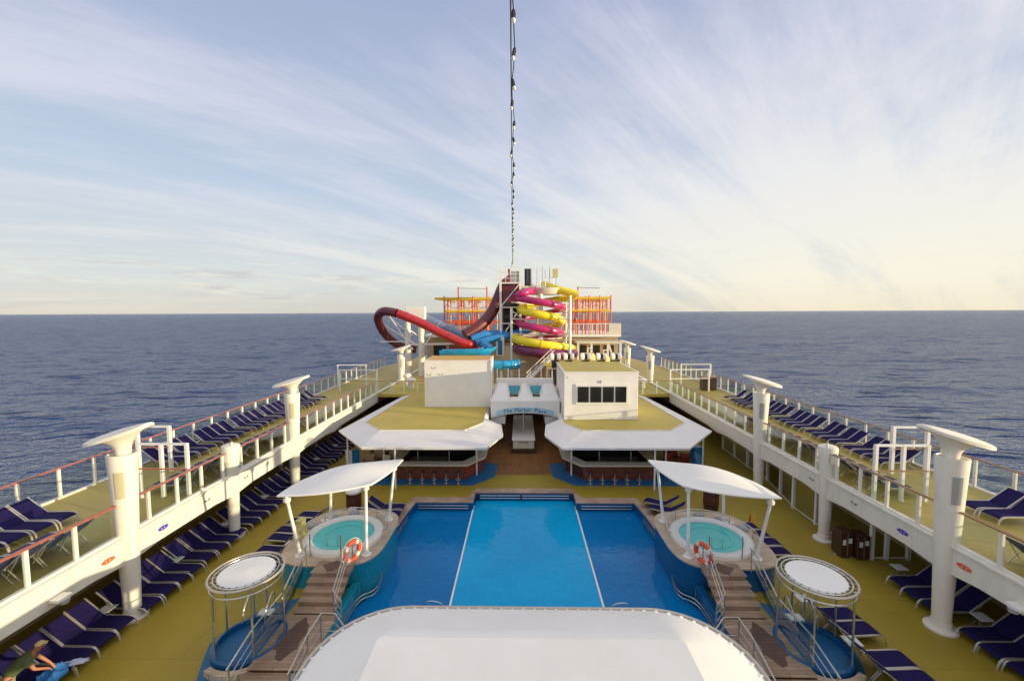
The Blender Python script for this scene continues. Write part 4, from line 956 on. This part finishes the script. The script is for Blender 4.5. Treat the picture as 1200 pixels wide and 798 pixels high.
# ------------------------------------------------------------------ string lights and cable
t=thing('string_lights','black cable with hanging clear bulbs running overhead from the slide tower','string lights',(-1.15,52,16.9))
def cx_(y): return -.33-.82*max(0,(y-8))/44
cpath=[(cx_(y)-.03,y,16.92-.25*math.sin(PI*(y+3)/55)) for y in range(52,-4,-4)]
MB().tube(cpath,.014,6).build('cable','cable',t)
lamps=[]; sw=[]; k=0; y=50.9
while y>4:
    p=Vector((cx_(y)+.035*math.sin(k*1.9)+.02,y,16.86-.25*math.sin(PI*(y+3)/55)-.03*math.sin(k*2.3))); lamps.append(p); k+=1; y-=1.12
for a,b_ in zip(lamps[:-1],lamps[1:]): sw+=[a,(a+b_)/2+Vector((.015*math.sin(a.y*3),0,-.06))]
sw.append(lamps[-1]); MB().tube(sw,.012,5).build('lamp_wire','cable',t)
for k,p in enumerate(lamps):
    dv=Vector((.22*math.sin(k*2.3+.6),-.12*math.cos(k*1.3),-1)).normalized()
    MB().tube([p,p+dv*.03,p+dv*.10,p+dv*.17],[.02,.036,.045,.038],8).build('lamp_socket','cable',t,smooth=True)
    q=p+dv*.17; MB().tube([q,q+dv*.03,q+dv*.07,q+dv*.10],[.026,.042,.040,.012],8).build('bulb','bulb',t,smooth=True)
MB().tube([(-.36,-4,0),(-.36,-4,17.2)],.15,10).build('end_mast','white',t)
# ------------------------------------------------------------------ water park
def helix(cx,cy,r,ztop,pitch,t0,t1,n=24,rx=None,grow=0):
    o=[]; N_=int((t1-t0)*n)
    for i in range(N_+1):
        t=t0+i/n; a=PI+2*PI*t; rr=r+grow*(t-t0)
        o.append((cx+rr*math.cos(a),cy+rr*math.sin(a)*1.0,ztop-pitch*t))
    return o
def flanges(path,r,step,name,m,t):
    for k in range(step,len(path)-2,step):
        a=Vector(path[k]); d_=(Vector(path[k+1])-Vector(path[k-1])).normalized()
        MB().tube([a-d_*.05,a+d_*.05],r,16).build(name,m,t)
sx,sy=2.35,52.6
t=thing('water_slide','yellow enclosed tube slide spiralling down the right side of the tower','water slide',(sx,sy,3))
yel=spline([(2.9,55.5,14.6),(3.4,54.3,14.3),(4.8,52.9,13.7)],6)[:-1]+[(p[0]+ (1.9*(1-min(1,k/14))),p[1],p[2]) for k,p in enumerate(helix(sx-.1,sy,2.7,11.5,3.3,-.5,.5))]
hl=helix(sx-.1,sy,2.7,11.4,3.35,.5,1.55,24,grow=1.3); yel+= [tuple(p) for p in hl[1:]]
MB().tube(yel,.49,16).build('tube','yellow',t,smooth=True); flanges(yel,.53,9,'flange','yellow',t)
t=thing('water_slide','magenta enclosed tube slide spiralling between the turns of the yellow one','water slide',(sx-.1,sy,3))
mg=spline([(.9,55.6,14.4),(1.5,53.2,13.7),(.6,50.9,13.4),(-.4,50.5,13.15)],6)[:-1]+helix(sx-.15,sy,2.95,12.95,3.15,.02,2.5,grow=-.15)
MB().tube(mg,.44,16).build('tube','magenta',t,smooth=True); flanges(mg,.48,9,'flange','magenta',t)
MB().tube(helix(sx+.4,sy,3.7,6.6,1.6,.0,.5),.6,14).build('runout','plum',t,smooth=True)
t=thing('steel_scaffold','white steel posts and arms carrying the yellow and magenta slides','steel frame',(sx,sy,3))
for x,y,z in ((5.6,49.0,12.9),(sx,sy,13.3),(-1.3,51.0,11.5),(5.8,55.5,12.5),(3.0,48.7,6.6)): MB().tube([(x,y,3),(x,y,z)],.16 if x!=sx else .28,12).build('post','white',t,smooth=True)
for z in (11.9,9.9,8.1,6.2,5.0):
    for x,y in ((5.6,49.0),(-1.3,51.0),(5.8,55.5)): MB().bar((sx,sy,z),(x,y,z+.3),.13,.13).build('arm','white',t)
for z0,z1 in ((4,7),(7,4),(7.5,10.5),(10.5,7.5)): MB().bar((5.6,49.1,z0),(5.8,55.4,z1),.09).build('brace','white',t)
for z0,z1 in ((5,8),(8.4,11.2)): MB().bar((sx,sy,z0),(5.6,49.0,z1),.10).build('brace','white',t); MB().bar((sx,sy,z0),(-1.3,51,z1),.10).build('brace','white',t)
for z in (10.8,7.8): MB().tube([(sx+2.7*math.cos(R(a)),sy+2.7*math.sin(R(a)),z) for a in range(0,360,20)],.06,6,closed=True).build('ring_beam','white',t)
# red loop
rp=[(-1.4,55.5,15.2),(-2.36,54,14.3),(-3.12,53.5,12.5),(-3.97,53,10.76),(-5.29,52,9.3),(-6.99,51,8.2)]
t=thing('water_slide','red slide dropping from tower, crossing low and looping over the left deck edge','water slide',(-10,51,3))
MB().tube(spline(rp,8),.72,16).build('drop_tube','maroon',t,smooth=True)
lp=spline([(-5.2,51.3,6.95),(-6.87,50,7.25),(-9.42,50,8.35),(-12.48,50,9.9),(-14.93,50,10.9)],8)
MB().tube(lp,.54,16).build('bright_tube','red',t,smooth=True); flanges(lp,.59,7,'flange','red',t)
MB().tube(spline([(-14.93,50,10.9),(-16.9,51,11.15),(-18.0,52,10.45),(-17.95,53,9.05),(-17.3,54,7.7),(-15.9,54.5,6.6),(-14.02,55,6.1)],8),.54,16).build('loop_tube','maroon',t,smooth=True)
for a,b_ in (((-13.6,51.5,8.2),(-17.6,52.8,11.0)),((-13.6,51.5,7.4),(-18.2,53.3,7.3)),((-13.6,51.5,6.4),(-16.6,52.0,10.6)),((-12.9,52,6),(-10.8,50.2,8.4)),((-13.4,51.6,7.2),(-17.9,53,9.6))): MB().bar(a,b_,.12).build('brace','white',t)
t=thing('water_slide','grey-blue translucent tube slide behind the red one, left of the tower','water slide',(-9,53,3))
gb=spline([(-14.8,54.6,11.0),(-13.45,54,10.5),(-11.15,53.5,9.5),(-8.88,53,8.55),(-6.81,52,7.8),(-5.64,51,7.25)],8)
MB().tube(gb,.66,16).build('tube','greyblue',t,smooth=True); flanges(gb,.70,6,'flange','grey',t)
t=thing('water_slide','blue slide with open troughs curling below the red slide end','water slide',(-4,50,3))
MB().tube(spline([(-5.6,50.3,7.2),(-3.85,51,7.7),(-1.26,52,8.2),(1.2,53,8.9)],8),.48,16).build('tube','blue',t,smooth=True)
MB().tube(spline([(-6.2,50.6,7.7),(-4.6,51.4,8.2),(-2.4,52.5,8.3)],8),.5,14).build('tube','blue',t,smooth=True)
MB().tube(spline([(-4.8,50,7.2),(-3.9,49.4,6.7),(-4.2,48.5,6.3),(-5.3,48,6.15)],8),.48,16).build('bend','blue',t,smooth=True)
MB().trough(spline([(-3.7,49.2,7.0),(-4.3,48.1,6.85),(-6.0,47.6,6.75),(-9.4,47.8,6.7)],8),.7).build('trough','cyan',t,smooth=True)
bl=spline([(-4.2,47,5.05),(-2.6,46.9,5.0),(-1.4,47.1,5.0),(-.5,47.8,5.05)],6); MB().tube(bl,.55,16).build('low_tube','cyan',t,smooth=True); flanges(bl,.58,4,'flange','blue',t)
for x,y,z in ((-4.2,50.8,6.8),(-8.6,48,5.6),(-2.4,47.0,4.5),(-1.3,52,7.6)): MB().tube([(x,y,3),(x,y,z)],.13,10).build('support','white',t)
# columns left + sign box
t=thing('slide_mast','pair of tall white columns with white box on top, carrying the red loop','mast',(-13.6,52,3))
MB().tube([(-14.3,52,3),(-14.3,52,10.4)],[.42,.34],16).build('column','white2',t,smooth=True)
MB().tube([(-12.7,52.4,3),(-12.7,52.4,9.3)],[.45,.38],16).build('column','white2',t,smooth=True)
MB().box(-14.6,-12.2,52.2,53.2,10.1,11.7).build('top_box','white',t,bevel=.05)
MB().bar((-14.3,52,9),(-12.7,52.4,7.8),.14).build('brace','white',t)
MB().bar((-14.3,52,7.0),(-7,53.5,7.0),.2,.2).build('walkway_beam','white',t)
# tower
t=thing('slide_tower','white steel slide tower with railed top platform and dark stair core','tower',(-.3,54.5,3))
for x,y in ((-2.65,52),(-2.65,57),(-.2,52.05),(2.1,57),(.0,57)): MB().box(x-.13,x+.13,y-.13,y+.13,3,16.5 if x<-.3 or y<53 else 15).build('column','white',t)
for z in (14.6,11.6,9.6,7.6,5.4): MB().box(-2.7,-.1,51.95,57,z-.1,z+.06).build('platform','white' if z>14 else 'cream',t)
MB().box(-.08,3.2,53.5,58,14.0,14.3).build('platform','cream',t)
MB().box(-2.45,-.35,53.0,56.8,7.7,14.4).build('stair_core','maroon',t)
MB().box(-2.3,.4,52.9,53,8.2,12.2).build('dark_panel','dark',t)
for z0,z1 in ((7.7,11.5),(11.7,14.5)):
    MB().bar((-2.6,51.9,z0),(-.25,51.9,z1),.11).build('brace','white',t)
for z in (15.15,15.7,16.5): 
    for a,b_ in (((-2.7,52,z),(-.1,52,z)),((-2.7,52,z),(-2.7,57,z)),((-.1,52,z),(-.1,57,z)),((-2.7,57,z),(-.1,57,z))): MB().bar(a,b_,.05).build('guard_rail','white',t)
for k in range(5): MB().bar((-2.65+k*.63,52,14.6),(-2.65+k*.63,52,16.5),.05).build('guard_post','white',t)
for x in (.55,1.0): MB().tube([(x,54,14.3),(x,54,16.5)],.22,14).build('water_tank','black',t,smooth=True)
MB().box(-1.4,-.3,54,55,14.66,16.2).build('control_booth','grey',t); MB().box(-1.75,-1.5,53,53.2,14.66,16.4).build('red_post','redpanel',t)
MB().lathe([(1.9,13.2),(2.3,13.9),(2.3,14.0),(.1,14.02)],(3.0,54.2),32).build('round_platform','cream',t,smooth=True)
for k,(x,h) in enumerate(((1.9,16.4),(2.3,15.2),(2.6,16.7),(2.95,16.3),(3.5,16.8),(4.0,16.6),(4.3,15.6))):
    MB().tube([(x,53.2+.3*(k%2),14),(x,53.2+.3*(k%2),h)],.045,6).build('railing_pole','white' if k%2 else 'grey',t)
MB().box(3.9,4.5,53.0,53.5,15.3,16.4).build('sign_plate','paleyellow',t)
MB().tube([(1.9,53.2,15.3),(4.4,53.2,15.3)],.035,6).build('guard_rail','white',t)
MB().tube([(-1.25,52,16.5),(-1.25,52,17.1)],.05,6).build('cable_mount','grey',t)
# round tan wall and low structures below the slides
t=thing('splash_basin','curved tan basin wall below the blue and yellow slides','basin',(-1,56,3))
MB().lathe([(6.6,3.0),(6.6,5.6),(6.3,6.8),(5.6,7.2)],(-1.3,57.5),40).build('wall','tan',t,smooth=True)
MB().box(-3.2,-2.2,51.0,51.2,5.6,8.0).build('door_frame','cream',t); MB().box(-2.95,-2.45,50.9,50.98,5.8,7.6).build('door','bluemat',t)
t=thing('deck_stairs','white diagonal stairway on the middle deck behind the sign arch','stairs',(2.0,46,3))
MB().bar((.4,46,3.3),(3.6,47,6.2),.9,.12).build('stringer','white',t)
for zo in (.55,1.0): MB().bar((.4,45.6,3.3+zo),(3.6,46.6,6.2+zo),.06).build('handrail','white',t)
for k in range(4): MB().bar((.6+k*.9,45.65+.28*k,3.5+.8*k),(.6+k*.9,45.65+.28*k,4.5+.8*k),.05).build('rail_post','white',t)
t=thing('deck_house','low olive-roofed shelter under the yellow slide end, right of centre','deck house',(5,49,3))
MB().box(2.6,8.6,45.2,48.6,3,5.2).build('walls','tan',t); MB().box(2.3,8.9,44.9,48.9,5.2,5.35).build('roof','roofdeck',t)
MB().box(3.0,5.0,45.1,45.19,3.1,4.8).build('opening_shade','dark',t); MB().box(5.6,8.2,45.1,45.19,3.1,4.8).build('opening_shade','dark',t)  # near-black slabs on the solid wall stand for the shade inside
# misc planters, vents and tanks on the middle deck
rnd=random.Random(3)
lbls=['white mushroom vent on the middle deck %s the sign arch']
k=0
for x,y in ((-11.8,43.5),(-10.0,45.5),(-12.8,46.0),(9.8,43.6),(11.6,45.0),(10.4,47.5),(12.6,43.8),(-6.4,44.0)):
    k+=1; sd_='left' if x<0 else 'right'; idx=[q for q in ((-11.8,-10.0,-12.8,-6.4) if x<0 else (9.8,11.6,10.4,12.6))]; od=sorted(idx).index(x)
    t=thing('mushroom_vent','squat white deck vent, %s from the left of those on the %s mid deck'%(NUM[od],sd_),'vent',(x,y,3),'white deck vents')
    h=rnd.uniform(.7,1.3); MB().lathe([(.3,3.0),(.3,3+h)],(x,y),16).build('stem','white2',t,smooth=True); MB().lathe([(.5,3+h-.1),(.52,3+h+.1),(.3,3+h+.3),(.05,3+h+.34)],(x,y),16).build('hood','white2',t,smooth=True)
for i,(x,y,r,h) in enumerate(((7.9,50.5,.95,2.6),(9.9,51,.8,2.3))):
    t=thing('storage_tank','pale yellow round tank, %s one beside the yellow slide end'%('left','right')[i],'tank',(x,y,3),'pale round tanks right of the slides')
    MB().lathe([(r,3),(r,3+h),(r*.8,3+h+.4),(.1,3+h+.5)],(x,y),24).build('shell','paleyellow',t,smooth=True)
    MB().tube([(x,y,3+h+.4),(x,y,3+h+1.0),(x+.6,y,3+h+1.0)],.09,8).build('pipe','white',t)
# aft house with railing and rope course
t=thing('deck_house','broad white deckhouse carrying the rope course, with shade-dark slabs for openings','deck house',(0,66,3))
MB().box(-13.8,13.8,60.2,72,3,7.45).build('walls','tan',t)
MB().box(-14.2,14.0,59.2,72.5,7.452,7.75).build('roof_slab','white',t)
MB().box(7.4,13.6,56.4,60.1,6.7,6.95).build('porch_roof','cream',t)
for x in (7.6,9.4,11.6,13.3): MB().box(x-.14,x+.14,56.5,56.8,3,6.7).build('porch_post','white',t)
MB().bar((11.7,56.6,6.6),(12.9,56.6,3.2),.22).build('porch_brace','white',t)
for x0,x1 in ((8.2,9.3),(9.9,11.2),(11.9,13.2),(-12.8,-11),(-10.5,-8.2),(-7.6,-6.2),(5.4,6.6)): MB().box(x0,x1,60.1,60.19,3.2,6.2).build('opening_shade','dark',t)  # flat dark slabs put the shade of doorways onto the wall
MB().box(-10.4,-8.4,59.9,60.09,4.4,6.6).build('red_hatch','redpanel',t)
for k in range(15):
    x=5.0+k*.62; MB().box(x-.04,x+.04,59.26,59.34,7.75,9.3).build('rail_post','white',t)
MB().box(4.9,14.0,59.28,59.32,9.25,9.35).build('rail_top','white',t)
MB().box(12.3,14.0,59.25,59.35,7.75,9.2).build('wind_panel','cream',t)
for k in range(8):
    x=-12.6+k*.9; MB().box(x-.04,x+.04,59.26,59.34,7.75,8.9).build('rail_post','white',t)
MB().box(-12.7,-5.5,59.28,59.32,8.85,8.95).build('rail_top','white',t)
def rope_course(x0,x1,label,tall,ext):
    t=thing('rope_course',label,'rope course',((x0+x1)/2,64,7.75))
    xs=[x0+(x1-x0)*k/4 for k in range(5)]; xd=[x0+(x1-x0)*(k+.5)/6 for k in range(6)]
    for y in (61.5,64.5,67.5):
        for i,x in enumerate(xs):
            h=13.35
            if (i,y) in tall: h=14.7
            MB().tube([(x,y,7.75),(x,y,h)],.10,8).build('post','ropered',t)
    for x in xd:
        MB().tube([(x,63.0,7.75),(x,63.0,12.9)],.08,6).build('post','ropeyel',t); MB().bar((x,61.5,12.6),(x,67.5,12.6),.1,.2).build('cross_beam','ropeyel',t)
    MB().box(x0,x1,62.9,63.1,10.9,11.05).build('walkway','ropeyel',t); MB().box(x0+1,x1-1.5,64.4,64.6,9.0,9.8).build('net_panel','ropered',t)
    for z,w in ((13.0,.34),(11.2,.26),(9.5,.18)):
        for y in (61.5,64.5,67.5): MB().bar((x0-ext*(z==13.0),y,z),(x1,y,z),.16,w).build('beam','ropeyel' if z!=9.5 else 'ropered',t)
        for x in xs: MB().bar((x,61.5,z),(x,67.5,z),.12,w*.7).build('cross_beam','ropeyel' if z!=9.5 else 'ropered',t)
    for j,(a,b_) in enumerate([(i,i+1) for i in range(4)]):
        xa,xb=xs[a],xs[b_]; zc=10.2+.9*(j%2)+.8*(j%3)/2
        for k in range(5):
            x=xa+(xb-xa)*(k+.5)/5; MB().tube([(x,61.5,13),(x,61.5,zc)],.03,4).build('hanging_rope','ropered',t)
        MB().bar((xa,61.5,zc),(xb,61.5,zc-.05),.25,.07).build('foot_plank',('blue','ropeyel','ropered','grey')[j],t)
        MB().tube(spline([(xa,64.5,12.1),((xa+xb)/2,64.5,11.6),(xb,64.5,12.1)],5),.04,4).build('safety_line','cable',t)
    for x in xs[:3]:
        MB().bar((x,61.5,11.6),(x+.9,61.5,12.9),.07).build('brace','ropered',t)
    MB().bar((xs[1],61.5,14.5),(xs[3],61.5,14.4),.06).build('top_line','cable',t)
    return t
rope_course(-11.4,-3.0,'rope course of red posts and yellow beams left of the slide tower',((1,61.5),(3,61.5)),1.4)
rope_course(6.6,13.0,'rope course of red posts and yellow beams right of the spiral slides',((1,61.5),),0)
for k in range(9):
    pass
# ------------------------------------------------------------------ world, sun, camera
EL=5.0; AZ=18.0     # low sun from the right, slightly behind the camera
sd=Vector((math.cos(R(EL))*math.cos(R(-AZ)),math.cos(R(EL))*math.sin(R(-AZ)),math.sin(R(EL))))
w=bpy.data.worlds.new('World'); S.world=w; w.use_nodes=True; nt=w.node_tree; N=nt.nodes; L=nt.links
bg=N['Background']; bg.inputs[1].default_value=.12
sk=N.new('ShaderNodeTexSky'); sk.sky_type='NISHITA'; sk.sun_disc=False; sk.sun_elevation=R(EL); sk.sun_rotation=math.atan2(sd.x,sd.y)
sk.air_density=1.0; sk.dust_density=1.0; sk.ozone_density=1.5
tc=N.new('ShaderNodeTexCoord'); sp=N.new('ShaderNodeSeparateXYZ'); L.new(tc.outputs['Generated'],sp.inputs[0])
def math_(op,a,b=None,c=None):
    q=N.new('ShaderNodeMath'); q.operation=op
    for i,v in enumerate((a,b,c)):
        if v is None: continue
        if isinstance(v,(int,float)): q.inputs[i].default_value=v
        else: L.new(v,q.inputs[i])
    return q.outputs[0]
def ramp(fac,els):
    r=N.new('ShaderNodeValToRGB'); e=r.color_ramp.elements
    while len(e)<len(els): e.new(.5)
    for i,(p,c) in enumerate(els): e[i].position=p; e[i].color=(*c,1)
    L.new(fac,r.inputs[0]); return r.outputs[0]
def mix(f,a,b,mode='MIX'):
    m_=N.new('ShaderNodeMix'); m_.data_type='RGBA'; m_.blend_type=mode
    if isinstance(f,(int,float)): m_.inputs[0].default_value=f
    else: L.new(f,m_.inputs[0])
    for i,v in ((6,a),(7,b)):
        if isinstance(v,tuple): m_.inputs[i].default_value=(*v,1)
        else: L.new(v,m_.inputs[i])
    return m_.outputs[2]
zc=math_('MAXIMUM',sp.outputs['Z'],0); den=math_('ADD',zc,.26)
px=math_('DIVIDE',sp.outputs['X'],den); py=math_('DIVIDE',sp.outputs['Y'],den)
cb=N.new('ShaderNodeCombineXYZ'); L.new(px,cb.inputs[0]); L.new(py,cb.inputs[1])
def cloud(rot,sc,scale,det,dist,loc=(0,0,0)):
    m0=N.new('ShaderNodeMapping'); m0.inputs['Rotation'].default_value=(0,0,rot); L.new(cb.outputs[0],m0.inputs[0])
    mp=N.new('ShaderNodeMapping'); mp.inputs['Scale'].default_value=sc; mp.inputs['Location'].default_value=loc; L.new(m0.outputs[0],mp.inputs[0]); n_=N.new('ShaderNodeTexNoise'); n_.inputs['Scale'].default_value=scale; n_.inputs['Detail'].default_value=det
    n_.inputs['Roughness'].default_value=.62; n_.inputs['Distortion'].default_value=dist; L.new(mp.outputs[0],n_.inputs['Vector']); return n_.outputs['Fac']
c1=cloud(R(-38),(.28,1.1,1),1.25,10,.6,(3.1,1.7,0)); c2=cloud(R(-28),(.5,.8,1),.75,8,.7,(7.3,2.2,0)); c3=cloud(R(-47),(.2,1.9,1),2.6,9,.5)
cc=math_('ADD',math_('MULTIPLY',c1,.52),math_('ADD',math_('MULTIPLY',c2,.34),math_('MULTIPLY',c3,.24)))
xr=math_('MULTIPLY',sp.outputs['X'],.055); cc=math_('ADD',cc,xr)
mr=N.new('ShaderNodeMapRange'); mr.interpolation_type='SMOOTHSTEP'; mr.inputs[1].default_value=.44; mr.inputs[2].default_value=.64; mr.inputs[3].default_value=0; mr.inputs[4].default_value=1; L.new(cc,mr.inputs[0])
K=1/.12
sc_=lambda c:tuple(v*K for v in c)
# high thin veil: cream horizon to lilac; warm unseen zenith added to neutralise shade
z=sp.outputs['Z']
def skyramp(els):
    r=ramp(z,els); return mix(1.0,r,(K,K,K),'MULTIPLY')
veilL=skyramp([(0,(.56,.52,.45)),(.07,(.62,.62,.57)),(.25,(.55,.57,.62)),(.58,(.44,.46,.60)),(.8,(.66,.63,.60))])
veilR=skyramp([(0,(.70,.63,.48)),(.07,(.72,.68,.57)),(.25,(.66,.65,.63)),(.58,(.50,.51,.62)),(.8,(.66,.63,.60))])
xf=N.new('ShaderNodeMapRange'); xf.interpolation_type='SMOOTHSTEP'; xf.inputs[1].default_value=-.55; xf.inputs[2].default_value=.75; L.new(sp.outputs['X'],xf.inputs[0])
veil=mix(xf.outputs[0],veilL,veilR)
clr=skyramp([(0,(.50,.49,.44)),(.06,(.50,.54,.55)),(.25,(.37,.45,.58)),(.58,(.27,.32,.47)),(.8,(.55,.54,.54))])  # topmost stop lies out of view, warmed and brightened for ambient light
base=mix(.92,sk.outputs[0],clr)
col=mix(math_('ADD',math_('MULTIPLY',mr.outputs[0],.80),.10),base,veil)
# low cumulus band near the horizon
mp=N.new('ShaderNodeMapping'); mp.inputs['Scale'].default_value=(3,3,26); L.new(tc.outputs['Generated'],mp.inputs[0])
n5=N.new('ShaderNodeTexNoise'); n5.inputs['Scale'].default_value=2.3; n5.inputs['Detail'].default_value=7; L.new(mp.outputs[0],n5.inputs['Vector'])
band=ramp(z,[(0,(0,0,0)),(.02,(.5,.5,.5)),(.06,(1,1,1)),(.12,(0,0,0))])
lm=N.new('ShaderNodeMapRange'); lm.interpolation_type='SMOOTHSTEP'; lm.inputs[1].default_value=.47; lm.inputs[2].default_value=.72; L.new(n5.outputs['Fac'],lm.inputs[0])
lf=math_('MULTIPLY',math_('MULTIPLY',lm.outputs[0],band),math_('SUBTRACT',.75,math_('MULTIPLY',xf.outputs[0],.7)))
n6=N.new('ShaderNodeTexNoise'); n6.inputs['Scale'].default_value=5; n6.inputs['Detail'].default_value=5; L.new(mp.outputs[0],n6.inputs['Vector'])
lc=ramp(n6.outputs['Fac'],[(.4,(.40,.38,.40)),(.62,(.70,.65,.55))]); lc=mix(1.0,lc,(K,K,K),'MULTIPLY')
col=mix(lf,col,lc)
L.new(col,bg.inputs[0])
sl=bpy.data.lights.new('sun','SUN'); sl.energy=3.8; sl.angle=R(.6); sl.color=(1,.83,.50)
so=bpy.data.objects.new('sun',sl); COL.objects.link(so); so.rotation_euler=sd.to_track_quat('Z','Y').to_euler()
cam=bpy.data.cameras.new('camera'); co=bpy.data.objects.new('camera',cam); COL.objects.link(co); S.camera=co
cam.sensor_width=36; cam.lens=490/1200*36; cam.clip_end=300000; cam.clip_start=.1
F=Vector((-math.sin(R(1.17))*math.cos(R(3.89)),math.cos(R(1.17))*math.cos(R(3.89)),-math.sin(R(3.89))))
q=F.to_track_quat('-Z','Y'); co.matrix_world=Matrix.Translation((-.2,0,11))@q.to_matrix().to_4x4()@Matrix.Rotation(R(-.26),4,'Z')
vs=S.view_settings; vs.view_transform='Standard'; vs.look='None'; vs.exposure=.45; vs.gamma=1
S.render.engine='CYCLES'; S.cycles.max_bounces=8; S.cycles.transparent_max_bounces=24
